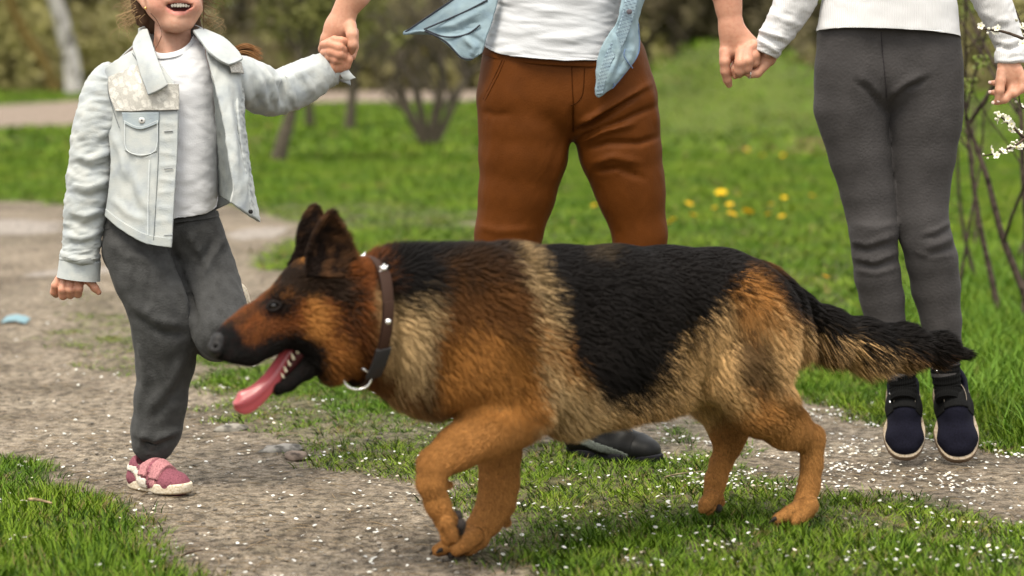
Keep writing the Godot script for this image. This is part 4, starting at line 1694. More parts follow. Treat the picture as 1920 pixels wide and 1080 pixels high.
	for j in 31:
		var t := j / 30.0
		var ps := []
		for q in tp: ps.append(dog_at(q[0], q[1], q[2]))
		var p: Vector3 = spline(ps, t)
		var fw: Vector3 = (spline(ps, minf(t + 0.03, 1)) - spline(ps, maxf(t - 0.03, 0))).normalized()
		var across := fw.cross(Vector3(0.35, 0.25, 1)).normalized()
		var th := fw.cross(across).normalized()
		var w: float = spline(tw, t)
		var ring := PackedVector3Array()
		for a in 20:
			var an := TAU * a / 20
			var u := cos(an)
			ring.append(p + across * (u * w) + th * (sin(an) * 0.0045 * (1.0 - 0.3 * t) + (u * u) * 0.006 - 0.0035 * exp(-u * u / 0.03) + 0.004 * sin(t * 7.0)))
		rs.append(ring)
	var tong := rings(rs)
	for k in tong.v.size(): tong.c[k] = Color(1, 1, 1).lerp(Color(0.55, 0.42, 0.45), exp(-pow((k % 20 - 15) / 1.3, 2)) if k % 20 > 10 else exp(-pow((k % 20 - 5) / 1.3, 2)))
	put("tongue", tong.mesh(base), pink, o)
	var ivory := mat("tooth", Color(0.52, 0.46, 0.33), 0.35)
	for q in [[557, 655, 9, 12, 0.02], [549, 668, 8, 10, 0.021], [542, 680, 7, 9, 0.022], [535, 692, 7, 9, 0.022], [530, 704, 6, 8, 0.021], [515, 719, 9, 15, 0.018], [556, 660, 7, 9, -0.02], [540, 688, 6, 8, -0.02], [508, 722, 6, 9, 0.006]]:
		var a := dog_at(q[0] + 2, q[1] + q[3] * 0.6, q[4])
		var b := dog_at(q[0] - 3, q[1] - q[3] * 0.6, q[4])
		put("tooth", tube([a, a.lerp(b, 0.5), b], [q[2] * 0.00045, q[2] * 0.00036, 0.0005], 5, 8).mesh(base), ivory, o)
	var horn := mat("claw", Color(0.02, 0.016, 0.013), 0.35)
	for q in [[829, 1031, -0.060, 818, 1038], [816, 1033, -0.078, 806, 1041], [830, 1036, -0.098, 821, 1043], [1455, 972, 0.114, 1445, 979], [1451, 976, 0.096, 1441, 982], [1463, 978, 0.078, 1454, 983], [852, 1009, 0.120, 856, 1019], [840, 1016, 0.106, 842, 1026], [846, 1014, 0.088, 849, 1023]]:
		var a := dog_at(q[0], q[1], q[2])
		var b := dog_at(q[3], q[4], q[2])
		put("claw", tube([a, a.lerp(b, 0.5) + Vector3(0, 0.002, 0), b], [0.005, 0.004, 0.001], 5, 7).mesh(base), horn, o)
	var pad := mat("paw_pad", Color(0.028, 0.023, 0.021), 0.7)
	for q in [[862, 984, 0.104, 0.013], [852, 1006, 0.112, 0.009], [858, 968, 0.098, 0.011], [862, 994, 0.086, 0.010], [1346, 953, -0.084, 0.010], [846, 1040, -0.066, 0.008], [1512, 982, 0.1, 0.009]]:
		put("paw_pad", ball(dog_at(q[0], q[1], q[2]), Vector3(q[3], q[3] * 1.15, q[3]), 12, 8).mesh(base), pad, o)
	var lid := mat("eyelid", Color(0.012, 0.009, 0.008), 0.6)
	for e in [0.0425, -0.0425]:
		var ep := []
		var er := []
		for q in [[499, 578], [506, 568], [516, 565.5], [526, 572], [518, 580.5], [508, 582], [499, 578]]:
			ep.append(dog_at(q[0], q[1], e - signf(e) * 0.00055 * (512.5 - q[0]) * 0.6))
			er.append(0.0026)
		put("eyelid", tube(ep, er, 36, 7).mesh(base), lid, o)
	# collar
	var cm := mat("leather", Color(0.030, 0.0145, 0.009), 0.6)
	var cr := []
	for j in 3:
		var ring := PackedVector3Array()
		var cx := [[712, 482], [690, 600], [668, 708]]
		cr.append(ring)
	var c0 := dog_at(697, 490, 0.0)
	var c1 := dog_at(672, 712, 0.0)
	var mid := (c0 + c1) * 0.5
	var va := (c0 - c1) * 0.5
	var ax := Vector3(1, 0.14, -0.5).normalized()
	var vb := ax.cross(va.normalized()).normalized() * 0.098
	var band := func(half: float, t0: float, t1: float, lift: float, thick: float) -> MB:
		var rr := []
		for j in 49:
			var an := lerpf(t0, t1, j / 48.0)
			var dir := va * cos(an) * (1.0 + lift) + vb * sin(an) * (1.0 + lift)
			var out := dir.normalized()
			var pp := mid + dir
			rr.append(PackedVector3Array([pp - ax * half, pp + ax * half, pp + ax * half * 0.9 + out * thick, pp - ax * half * 0.9 + out * thick]))
		return rings(rr)
	var col := put("collar", (band.call(0.0118, 0.0, TAU, 0.07, 0.004) as MB).mesh(base), cm, o)
	var metal := mat("metal", Color(0.75, 0.74, 0.72), 0.22)
	metal.metallic = 1.0
	var on := func(an: float, lift: float) -> Vector3: return mid + (va * cos(an) + vb * sin(an)) * (1.0 + lift)
	for an in [-1.55, -0.35, 0.6, 1.5]:
		var p: Vector3 = on.call(an, 0.112)
		var st := put("stud", ball(p, Vector3.ONE * 0.007, 12, 8).mesh(base), metal, col)
		for k in 6:
			var w := TAU * k / 6
			var q := p + (va.normalized() * cos(w) + ax * sin(w)) * 0.0075
			put("stud_bead", ball(q, Vector3.ONE * 0.0026, 8, 5).mesh(base), metal, col)
	var sgn := 1.0
	var bk := mat("buckle", Color(0.03, 0.028, 0.028), 0.3)
	put("keeper", (band.call(0.016, sgn * 1.9, sgn * 2.45, 0.095, 0.007) as MB).mesh(base), bk, col)
	var strap_end := band.call(0.011, sgn * 1.2, sgn * 1.9, 0.115, 0.003) as MB
	put("strap_end", strap_end.mesh(base), cm, col)
	var rp := []
	var rad := []
	for j in 17:
		var w := TAU * j / 16
		rp.append(dog_at(670 + cos(w) * 26.0, 710 + sin(w) * 20.0, 0.055 + 0.012 * cos(w)))
		rad.append(0.0026)
	put("ring", tube(rp, rad, 40, 8).mesh(base), metal, col)
	tag(o, "black and tan German shepherd trotting left with open mouth and leather collar", "dog")


# ------------------------------------------------------------------ people: helpers
const SKIN := Color(0.50, 0.285, 0.20)

func people_materials() -> void:
	var s := mat("skin", Color(1, 1, 1), 0.5, true)
	s.subsurf_scatter_enabled = true
	s.subsurf_scatter_strength = 0.12
	s.metallic_specular = 0.4
	tri_planar(s, noise_tex(51, 0.05, 4, [[0.25, 0.96, 0.93, 0.92], [0.6, 1, 1, 1]], 256), 6.0)
	var fine := noise_tex(61, 0.22, 3, [], 256, 3.0)
	var weave := noise_tex(62, 0.30, 2, [], 256, 2.0)
	var wear := noise_tex(63, 0.012, 5, [[0.2, 0.86, 0.88, 0.91], [0.5, 0.95, 0.965, 0.97], [0.75, 1, 1, 0.99]], 512)
	var m := mat("pale_denim", Color(1, 1, 1), 0.85, true)
	tri_planar(m, wear, 3.0, weave, 0.25)
	m.rim_enabled = true
	m.rim = 0.15
	m = mat("jersey", Color(1, 1, 1), 0.85, true)
	tri_planar(m, null, 4.0, fine, 0.18)
	m = mat("trousers", Color(1, 1, 1), 0.72, true)
	tri_planar(m, noise_tex(64, 0.012, 5, [[0.2, 0.90], [0.5, 0.96], [0.7, 1.0]], 512), 2.0, fine, 0.2)
	m.rim_enabled = true
	m.rim = 0.06
	m = mat("velour", Color(1, 1, 1), 0.8, true)
	tri_planar(m, noise_tex(66, 0.02, 5, [[0.25, 0.82], [0.5, 0.93], [0.75, 1.0]], 512), 3.0, fine, 0.3)
	m.rim_enabled = true
	m.rim = 0.12
	m = mat("chino", Color(1, 1, 1), 0.6, true)
	tri_planar(m, noise_tex(65, 0.008, 4, [[0.25, 0.94], [0.7, 1.0]], 512), 3.0, fine, 0.12)
	m.metallic_specular = 0.2
	m = mat("rubber", Color(1, 1, 1), 0.65, true)
	tri_planar(m, noise_tex(68, 0.05, 4, [[0.25, 0.82, 0.78, 0.72], [0.55, 1, 1, 1]], 256), 9.0)
	m = mat("suede", Color(1, 1, 1), 0.9, true)
	tri_planar(m, noise_tex(69, 0.06, 4, [[0.2, 0.72], [0.6, 1.0]], 256), 12.0, fine, 0.4)
	m = mat("shoe_leather", Color(1, 1, 1), 0.5, true)
	m.metallic_specular = 0.28
	tri_planar(m, null, 8.0, fine, 0.2)
	m = mat("hair", Color(1, 1, 1), 0.42, true)
	m = mat("knit", Color(1, 1, 1), 0.9, true)
	var im := Image.create(256, 256, false, Image.FORMAT_RGB8)
	for y in 256:
		for x in 256:
			var v := 0.5 + 0.5 * sin(TAU * x / 16.0)
			v = v * 0.8 + 0.2 * absf(sin(TAU * y / 32.0 + x * 0.2))
			im.set_pixel(x, y, Color(v, v, v))
	m.heightmap_enabled = true
	m.heightmap_texture = ImageTexture.create_from_image(im)
	m.heightmap_scale = 0.12
	tri_planar(m, null, 14.0, null, 1.0)
	# crocheted lace: flowers of cord over openings
	var lace := Image.create(512, 512, false, Image.FORMAT_RGB8)
	var bump := Image.create(512, 512, false, Image.FORMAT_RGB8)
	var r := RandomNumberGenerator.new()
	r.seed = 8
	var hubs := []
	for k in 26:
		hubs.append([Vector2(r.randf() * 512, r.randf() * 512), r.randf() * TAU, r.randf_range(34, 62), r.randi_range(5, 8)])
	for y in 512:
		for x in 512:
			var h := 0.0
			for q in hubs:
				var d: Vector2 = Vector2(x, y) - q[0]
				d.x = wrapf(d.x, -256, 256)
				d.y = wrapf(d.y, -256, 256)
				var l := d.length()
				var rad: float = q[2]
				if l > rad: continue
				var an: float = d.angle() + q[1]
				var pet := rad * (0.62 + 0.34 * absf(cos(an * q[3] * 0.5)))
				var rim: float = 1.0 - absf(l - pet) / 6.0
				var rim2: float = 1.0 - absf(l - pet * 0.62) / 4.5
				var core: float = 1.0 - l / 9.0
				h = maxf(h, maxf(maxf(rim, rim2), maxf(core, 0.55 - absf(fmod(absf(an) * q[3] / PI, 1.0) - 0.5) * 2.4 if l < pet else 0.0)))
			var n1 := noise2.get_noise_2d(x * 0.055, y * 0.055)
			var n2 := noise2.get_noise_2d(x * 0.11 + 300.0, y * 0.11)
			var hole := clampf(smoothstep(0.16, 0.30, n2) + smoothstep(0.34, 0.44, absf(n1)), 0.0, 1.0)
			h = clampf(maxf(h * 1.3, 0.72 - hole), 0.0, 1.0)
			var c := Color(0.68, 0.67, 0.64).lerp(Color(0.90, 0.89, 0.86), smoothstep(0.1, 0.6, h))
			lace.set_pixel(x, y, c)
			bump.set_pixel(x, y, Color(h, h, h))
	m = mat("lace", Color(1, 1, 1), 0.85)
	m.albedo_texture = ImageTexture.create_from_image(lace)
	m.heightmap_enabled = true
	m.heightmap_texture = ImageTexture.create_from_image(bump)
	m.heightmap_scale = 0.06
	m.uv1_scale = Vector3(3.0, 1.9, 1)


# a garment round the trunk: rows of [left x, left y, right x, right y, y of the front, half depth, shift]
func trunk_cloth(d: float, rows: Array, n: int, steps: int, swell = null, cap := false) -> MB:
	var rs := []
	for j in steps + 1:
		var t := float(j) / steps
		var ring := PackedVector3Array()
		var q := []
		for c in 7:
			var col := []
			for r in rows: col.append(float(r[c]))
			q.append(spline(col, t))
		var l := at(q[0], q[1], d)
		var r2 := at(q[2], q[3], d)
		var front := at((q[0] + q[2]) * 0.5, q[4], d)
		var mid := (l + r2) * 0.5
		var half := (r2 - l) * 0.5
		for a in n:
			var w := -TAU * a / n
			var s := sin(w)
			var c := cos(w)
			var k := 1.0
			if swell != null: k = swell.call(t, w)
			var sq := pow(absf(s), 0.8) * signf(s)
			var cq := pow(absf(c), 0.85) * signf(c)
			ring.append(mid + half * (cq * k) + Vector3(0, (front.y - mid.y) * maxf(-s, -0.3), -sq * q[5] * k + q[6]))
		rs.append(ring)
	rs.reverse()
	return rings(rs, cap, cap)


func inside_out(m: MB) -> MB:
	for k in range(0, m.i.size(), 3):
		var t := m.i[k + 1]
		m.i[k + 1] = m.i[k + 2]
		m.i[k + 2] = t
	return m


# a strip of stitching, welt or cord along picture-scale points, lying dz in front
func cord(d: float, pts: Array, rad: float, col: Color, steps := 16) -> MB:
	var ps := []
	var rr := []
	for p in pts:
		ps.append(at(p[0], p[1], d - p[2]))
		rr.append(rad)
	var t := tube(ps, rr, steps, 6)
	return t.paint(col)


# a shoe in its own frame (x to the toe, y up, z to the wearer's right), then put in place
func shoe_form(l: float, wide: float, boxy := 1.0) -> MB:
	var f := Field.new()
	var s := l / 0.25
	for z in [-0.5, 0.5]:
		var zz: float = z * wide * 0.42
		f.cap(Vector3(-0.095, 0.034, zz * 0.75) * Vector3(s, s, 1), Vector3(-0.02, 0.034, zz * 0.8) * Vector3(s, s, 1), 0.026 * s, 0.026 * s, 0.02)
		f.cap(Vector3(-0.02, 0.034, zz * 0.8) * Vector3(s, s, 1), Vector3(0.07, 0.030 * boxy, zz) * Vector3(s, s, 1), 0.026 * s, 0.024 * s, 0.02)
	for z in [-0.5, 0.5]:
		f.cap(Vector3(0.07, 0.030 * boxy, z * wide * 0.42) * Vector3(s, s, 1), Vector3(0.093, 0.025 * boxy, z * wide * 0.32) * Vector3(s, s, 1), 0.024 * s, 0.020 * s, 0.02)
	f.cap(Vector3(-0.092, 0.04, 0) * s, Vector3(-0.085, 0.072, 0) * s, 0.036 * s, 0.034 * s, 0.015)
	f.cap(Vector3(-0.085, 0.07, 0) * s, Vector3(0.0, 0.062, 0) * s, 0.032 * s, 0.031 * s, 0.015)
	f.cap(Vector3(0.0, 0.060, 0) * s, Vector3(0.055, 0.042, 0) * s, 0.031 * s, 0.027 * s, 0.015)
	f.cap(Vector3(0.06, 0.030, 0) * s, Vector3(0.092, 0.026 * boxy, 0) * s, 0.030 * s, 0.026 * s, 0.02)
	f.cap(Vector3(-0.062, 0.085, 0) * s, Vector3(-0.060, 0.15, 0) * s, 0.027 * s, 0.040 * s, 0.008, 1.0, true)
	return f.build(0.0038)


func shoe_sole(l: float, wide: float, thick: float, spring := 0.0) -> MB:
	var rs := []
	var s := l / 0.25
	for lay in 4:
		var ring := PackedVector3Array()
		var grow_: float = [0.94, 1.0, 1.0, 0.97][lay]
		var y: float = [0.0, 0.22, 0.85, 1.0][lay] * thick
		for a in 40:
			var w := -TAU * a / 40
			var c := cos(w)
			var x := 0.125 * s * signf(c) * pow(absf(c), 0.68)
			var half := wide * 0.5 * (1.0 if x > 0.0 else 0.86) * (1.0 - 0.16 * exp(-pow((x + 0.01 * s) / (0.035 * s), 2)))
			ring.append(Vector3(x * grow_, y + spring * maxf(0.0, x / (0.125 * s) - 0.3), signf(sin(w)) * pow(absf(sin(w)), 0.8) * half * grow_))
		rs.append(ring)
	return rings(rs)


func placed(m: MB, xf: Transform3D) -> MB:
	for k in m.v.size():
		m.v[k] = xf * m.v[k]
	m.n.clear()
	return m


# a patch lying on the outside of a form: keeps the faces chosen by want(local point), lifted a little
func patch(form: MB, want: Callable, lift: float) -> MB:
	form.smooth()
	var m := MB.new()
	var ids := {}
	for k in range(0, form.i.size(), 3):
		var c := (form.v[form.i[k]] + form.v[form.i[k + 1]] + form.v[form.i[k + 2]]) / 3.0
		if not want.call(c):
			continue
		for j in 3:
			var a := form.i[k + j]
			if not ids.has(a):
				ids[a] = m.v.size()
				m.v.append(form.v[a] + form.n[a] * lift)
			m.i.append(ids[a])
	# a skirt down to the form
	var edges := {}
	for k in range(0, m.i.size(), 3):
		for j in 3:
			var a := m.i[k + j]
			var b := m.i[k + (j + 1) % 3]
			if edges.has(Vector2i(b, a)): edges.erase(Vector2i(b, a))
			else: edges[Vector2i(a, b)] = true
	var back := {}
	for a in ids:
		back[ids[a]] = form.v[a] - form.n[a] * 0.001
	var low := {}
	for e in edges:
		for q in [e.x, e.y]:
			if not low.has(q):
				low[q] = m.v.size()
				m.v.append(back[q])
	for e in edges:
		m.quad(e.y, e.x, low[e.x], low[e.y])
	return m.paint(Color.WHITE)


# plain trunk, limbs and head under the clothes
func under(f: Field, d: float, spec: Array) -> void:
	for q in spec:
		chain(f, d, q, 0.03, 0.85)


# ------------------------------------------------------------------ the girl
func make_girl() -> void:
	people_materials()
	var d := 5.0
	var o := thing("person", Vector3(at(300, 918, 4.96).x, 0, -4.96))
	var base := o.position
	var denim := Color(0.405, 0.418, 0.412)
	# --- body
	var f := Field.new()
	under(f, d, [[[325, 124, 28], [325, 165, 56], [322, 260, 70], [318, 380, 66], [310, 430, 62]], [[270, 120, 34], [200, 165, 28], [172, 290, 26], [150, 480, 22]], [[375, 125, 34], [440, 150, 28, -0.03], [515, 172, 25, -0.12], [608, 130, 18, -0.18]],
		[[262, 440, 36], [290, 540, 34, 0.03], [308, 620, 32, 0.02], [295, 840, 22]], [[362, 450, 36, -0.01], [396, 545, 32, 0.0], [412, 612, 28, 0.05]]])
	var body := f.build(0.012)
	body.paint(SKIN)
	f = Field.new()
	chain(f, d, [[326, -44, 60], [326, -12, 53]], 0.02, 1.0)
	chain(f, d, [[326, -5, 50, 0.01], [330, 28, 27, 0.032], [331, 44, 18, 0.050]], 0.018, 0.95)
	chain(f, d, [[290, 18, 14, 0.005], [312, 40, 15, 0.036]], 0.02)
	chain(f, d, [[366, 18, 13, 0.005], [350, 40, 15, 0.036]], 0.02)
	chain(f, d, [[300, 8, 22, 0.045], [306, -12, 22, 0.045]], 0.02)
	chain(f, d, [[357, 8, 20, 0.05], [352, -12, 22, 0.045]], 0.02)
	chain(f, d, [[331, -38, 6, 0.07], [332, -16, 9, 0.082], [332, -12, 10, 0.083]], 0.012)
	chain(f, d, [[330, 2, 14, 0.058], [338, 2, 14, 0.058]], 0.015)
	chain(f, d, [[320, 25, 2, 0.066], [336, 29, 3.2, 0.067], [352, 25, 2, 0.064]], 0.005)
	chain(f, d, [[313, 9, 2.0, 0.058], [325, 3, 2.2, 0.069], [336, 2, 2.6, 0.071], [348, 3, 2.2, 0.069], [360, 9, 2.0, 0.056]], 0.005)
	chain(f, d, [[314, 10.5, 4.0, 0.070], [327, 13, 8.0, 0.076], [345, 13, 8.0, 0.076], [358, 10.5, 4.0, 0.068]], 0.003, 1.8, true)
	chain(f, d, [[323, 14, 5, 0.04], [336, 16, 8, 0.04], [349, 14, 5, 0.04]], 0.003, 1.2, true)
	chain(f, d, [[324, 40, 33, -0.02], [323, 95, 35, -0.018], [322, 130, 44, -0.01]], 0.006, 0.95)
	chain(f, d, [[305, 70, 9, 0.02], [318, 112, 9, 0.028]], 0.02)
	chain(f, d, [[266, -22, 7, 0.0], [264, -6, 9, 0.0], [271, 11, 5.5, 0.01]], 0.008, 0.7)
	chain(f, d, [[306, -42, 9, 0.068], [306, -42, 9, 0.068]], 0.004, 1.0, true)
	chain(f, d, [[356, -42, 9, 0.068], [356, -42, 9, 0.068]], 0.004, 1.0, true)
	var head := f.build(0.0034)
	head.relax(1, 0.35)
	head.c.resize(head.v.size())
	for k in head.v.size():
		var q := seen_at(head.v[k])
		var c := SKIN
		var near := head.v[k].z > -4.975
		var lips := pow((q.x - 336) / 25.0, 2) + pow((q.y - 15) / 14.0, 2)
		if near and lips < 1.0: c = Color(0.55, 0.22, 0.18)
		var blush := exp(-(pow(q.x - 298, 2) + pow(q.y - 10, 2)) / 500.0) + exp(-(pow(q.x - 362, 2) + pow(q.y - 8, 2)) / 400.0)
		if near: c = c.lerp(Color(0.62, 0.27, 0.20), clampf(blush * 0.55, 0, 1))
		if head.v[k].z < -4.9335 and near and pow((q.x - 336) / 24.0, 2) + pow((q.y - 13) / 11.5, 2) < 1.0: c = Color(0.07, 0.015, 0.012)
		head.c[k] = c
	body.join(head)
	# hanging hand
	f = Field.new()
	chain(f, d, [[149, 500, 17, 0.03], [147, 520, 17, 0.03]], 0.01, 0.6)
	chain(f, d, [[116, 518, 9, 0.03], [150, 520, 11, 0.035]], 0.012, 0.9)
	chain(f, d, [[112, 522, 8, 0.03], [104, 535, 7.6, 0.035], [101, 548, 7, 0.025], [105, 553, 6, 0.005]], 0.003)
	chain(f, d, [[122, 526, 8.6, 0.035], [117, 543, 8, 0.045], [118, 555, 7.5, 0.035], [121, 556, 6, 0.012]], 0.003)
	chain(f, d, [[135, 527, 8.6, 0.037], [132, 543, 8, 0.048], [132, 553, 7.6, 0.036], [134, 552, 6, 0.012]], 0.003)
	chain(f, d, [[149, 526, 8.8, 0.037], [148, 541, 8, 0.048], [146, 551, 7.8, 0.036], [147, 549, 6, 0.012]], 0.003)
	chain(f, d, [[160, 520, 9, 0.03], [171, 530, 8, 0.034], [178, 540, 7.4, 0.036], [185, 548, 5.6, 0.034]], 0.005)
	body.join(f.build(0.0026).paint(SKIN * Color(1.0, 0.86, 0.82)))
	# raised hand, closed round the man's hand
	var hd := 5.20
	f = Field.new()
	chain(f, hd, [[612, 140, 17, 0.01], [622, 128, 19, 0.01], [640, 122, 17, 0.02]], 0.012, 0.8)
	chain(f, hd, [[646, 78, 8, 0.044], [640, 77, 8.2, 0.05], [627, 75, 8, 0.046], [614, 80, 7.4, 0.022]], 0.003)
	chain(f, hd, [[644, 93, 8, 0.046], [636, 89, 9.2, 0.056], [619, 83.5, 8.6, 0.05], [607, 84, 8, 0.022]], 0.003)
	chain(f, hd, [[643, 105, 8, 0.046], [636, 102, 9.0, 0.056], [620, 97, 8.6, 0.05], [608, 99, 8, 0.022]], 0.003)
	chain(f, hd, [[638, 114, 7.6, 0.042], [630, 112, 7.8, 0.05], [619, 107, 7.4, 0.044], [611, 112, 7, 0.02]], 0.003)
	chain(f, hd, [[628, 124, 15, 0.03], [648, 122, 9, 0.03], [653, 112, 8, 0.034], [651, 101, 6, 0.034]], 0.006)
	body.join(f.build(0.0026).paint(SKIN * Color(1.0, 0.84, 0.78)))
	put("body", body.mesh(base), M.skin, o)
	# eyes, teeth, earring
	var white := mat("eyeball", Color(0.75, 0.74, 0.72), 0.15)
	for x in [306, 356]:
		var ey := put("eye", ball(at(x, -42, d - 0.057), Vector3.ONE * 0.011, 12, 8).mesh(base), white, o)
		put("iris", ball(at(x + 1, -41, d - 0.0655), Vector3(0.0052, 0.0052, 0.003), 12, 8).mesh(base), M.eye, ey)
	var enamel := mat("enamel", Color(0.82, 0.78, 0.70), 0.25)
	for k in 8:
		var u := (k - 3.5) / 3.5
		var x := 336.0 + u * 18.0
		var big := 1.0 if absf(u) < 0.35 else 0.82
		put("tooth", ball(at(x, 9.6 + 1.0 * absf(u), d - 0.0675 + 0.009 * u * u), Vector3(0.0034, 0.0056 * big, 0.0026), 10, 8).mesh(base), enamel, o)
	put("inner_mouth", ball(at(336, 15, d - 0.035), Vector3(0.02, 0.012, 0.012), 12, 8).mesh(base), mat("dark_mouth", Color(0.06, 0.012, 0.01), 0.5), o)
	put("tongue", ball(at(337, 21, d - 0.05), Vector3(0.013, 0.005, 0.012), 12, 8).mesh(base), mat("child_tongue", Color(0.45, 0.13, 0.11), 0.4), o)
	var gold := mat("gold", Color(0.85, 0.60, 0.20), 0.25)
	gold.metallic = 1.0
	put("earring", ball(at(273, 15.5, d - 0.022), Vector3.ONE * 0.0032, 8, 6).mesh(base), gold, o)
	girl_hair(o, base, d)
	# --- trousers
	f = Field.new()
	chain(f, d, [[252, 424, 56], [300, 424, 62], [352, 420, 60]], 0.03, 0.85)
	chain(f, d, [[262, 430, 60], [258, 470, 61, 0.02], [276, 517, 60, 0.04], [298, 567, 58, 0.045], [308, 600, 57, 0.04], [311, 633, 56, 0.03], [310, 683, 51, 0.015], [302, 750, 46, 0.005], [293, 805, 44], [287, 832, 38]], 0.022, 0.9)
	chain(f, d, [[354, 430, 60, 0.0], [373, 480, 60, -0.02], [393, 540, 60, 0.0], [408, 590, 57, 0.05], [418, 622, 50, 0.09]], 0.003, 0.9)
	chain(f, d, [[412, 628, 46, 0.08], [404, 640, 36, 0.0], [420, 612, 38, -0.12], [438, 590, 32, -0.26]], 0.012, 0.9)
	var tr := f.build(0.0072)
	tr.relax(1, 0.4)
	tr.paint(Color(0.056, 0.056, 0.056))
	crumple(tr, 0.0028, Vector3(9, 5, 9))
	folds(tr, [[0.010, 7, [[312, 466], [324, 500], [342, 548], [358, 600]]], [-0.018, 6, [[321, 462], [334, 505], [354, 556], [369, 612]]], [0.010, 10, [[420, 440], [396, 480], [376, 530]]], [-0.009, 9, [[406, 450], [386, 480], [370, 510]]], [0.009, 7, [[350, 430], [372, 470], [384, 500]]], [0.008, 9, [[200, 450], [240, 480], [290, 490]]],
		[0.007, 9, [[240, 560], [290, 600], [350, 610]]], [-0.007, 8, [[250, 590], [300, 625], [356, 628]]], [0.006, 10, [[345, 660], [320, 720], [275, 770]]], [-0.006, 9, [[350, 700], [322, 750], [280, 790]]], [0.009, 7, [[256, 812], [290, 826], [336, 806]]], [-0.009, 6, [[254, 824], [290, 838], [330, 822]]], [0.007, 6, [[258, 790], [268, 815], [262, 840]]], [0.006, 8, [[262, 640], [275, 700], [264, 760]]], [-0.006, 7, [[392, 560], [420, 600], [400, 640]]], [0.006, 8, [[330, 520], [350, 600], [362, 650]]]])
	put("trousers", tr.mesh(base), M.velour, o)
	var dk := Color(0.055, 0.055, 0.057)
	put("waistband", trunk_cloth(d, [[194, 418, 408, 396, 407, 0.078, 0.0], [193, 428, 411, 405, 417, 0.081, 0.0]], 48, 4).paint(dk).mesh(base), M.velour, o)
	var hem := limb(d, [[288, 826, 40], [285, 838, 37], [284, 848, 35]], 10, 30, 0.9, func(t, w): return 1.0 + 0.06 * sin(w * 7.0) + 0.05 * sin(w * 11.0 + t * 5.0))
	put("trouser_cuff", hem.paint(dk).mesh(base), M.velour, o)
	# --- t-shirt
	var sh := trunk_cloth(d, [[291, 84, 359, 72, 102, 0.060, 0.0], [270, 106, 392, 92, 118, 0.066, 0.0], [252, 150, 407, 140, 152, 0.083, 0.0], [246, 210, 412, 205, 208, 0.088, 0.0], [242, 270, 414, 262, 270, 0.090, 0.0], [238, 330, 412, 322, 332, 0.090, 0.0], [234, 385, 410, 368, 386, 0.090, 0.0], [233, 404, 406, 388, 406, 0.089, 0.0], [236, 402, 403, 386, 404, 0.085, 0.0]], 90, 110)
	sh.paint(Color(0.57, 0.575, 0.595))
	crumple(sh, 0.0026, Vector3(7, 12, 7), 3.0)
	crumple(sh, 0.0010, Vector3(16, 30, 16), 8.0)
	folds(sh, [[0.006, 8, [[345, 120], [372, 112], [398, 108]]], [-0.006, 6, [[335, 130], [365, 124], [392, 122]]], [0.006, 10, [[408, 180], [380, 220], [350, 236]]], [-0.006, 9, [[410, 215], [382, 245], [352, 262]]], [0.007, 9, [[405, 250], [388, 300], [352, 330]]], [-0.007, 8, [[400, 290], [378, 330], [345, 352]]], [0.006, 8, [[345, 300], [370, 340], [400, 360]]], [0.006, 7, [[330, 370], [365, 385], [402, 372]]], [-0.005, 6, [[330, 360], [362, 372], [398, 358]]]])
	var tee := put("t_shirt", sh.mesh(base), M.jersey, o)
	var nb := trunk_cloth(d, [[289, 82, 361, 70, 99, 0.060, 0.0], [287, 86, 363, 74, 103, 0.064, 0.0], [285, 92, 366, 79, 109, 0.066, 0.0]], 60, 6).paint(Color(0.57, 0.575, 0.595))
	put("neckband", nb.mesh(base), M.jersey, tee)
	girl_jacket(o, base, d, denim)
	# --- shoes
	var pink := Color(0.45, 0.20, 0.215)
	var mauve := Color(0.235, 0.08, 0.105)
	var cream := Color(0.62, 0.55, 0.44)
	var sp := on_ground(299, 921)
	for which in 2:
		var xf := Transform3D(Basis(Vector3.UP, deg_to_rad(-38)).scaled(Vector3.ONE), Vector3(sp.x, gy(sp.x, sp.y) + 0.001, sp.y))
		if which == 1:
			var toe := Vector3(0.15, -0.98, -0.1).normalized()
			var up := Vector3(-0.85, -0.1, 0.5)
			up = (up - toe * up.dot(toe)).normalized()
			xf = Transform3D(Basis(toe, up, toe.cross(up)), at(468, 600, 5.36))
		var shoe := Node3D.new()
		shoe.name = "shoe" if which == 0 else "shoe_001"
		o.add_child(shoe)
		var form := shoe_form(0.185, 0.074, 1.1)
		var scu := func(p: Vector3) -> Vector3: return p
		var hi := patch(form, func(c): return c.x > -0.03 and c.x < 0.028 and c.y > 0.047 - 0.1 * maxf(c.x, 0.0), 0.003)
		var strap := patch(form, func(c): return c.x > -0.036 and c.x < -0.008 and c.y > 0.038, 0.006)
		var strap2 := patch(form, func(c): return c.x > 0.002 and c.x < 0.030 and c.y > 0.034, 0.006)
		var side := patch(form, func(c): return c.y < 0.040 and c.z > 0.0 and absf(c.x - 0.008 - (0.04 - c.y) * 0.35) < 0.010, 0.003)
		var stripe := patch(form, func(c): return absf(c.z) > 0.008 and c.x < -0.006 and c.y > 0.012 and absf(c.y - (0.020 + 0.030 * smoothstep(-0.02, -0.06, c.x))) < 0.004 + 0.009 * smoothstep(-0.085, -0.02, c.x), 0.0028)
		put("upper", placed(form, xf).paint(mauve).mesh(base), M.suede, shoe)
		put("sole", placed(shoe_sole(0.196, 0.080, 0.024, 0.008), xf).paint(cream).mesh(base), M.rubber, shoe)
		put("tongue", placed(hi, xf).paint(mauve * 1.3).mesh(base), M.suede, shoe)
		put("strap", placed(strap, xf).paint(pink).mesh(base), M.suede, shoe)
		put("strap", placed(strap2, xf).paint(pink).mesh(base), M.suede, shoe)
		put("side_band", placed(side, xf).paint(pink * 1.1).mesh(base), M.suede, shoe)
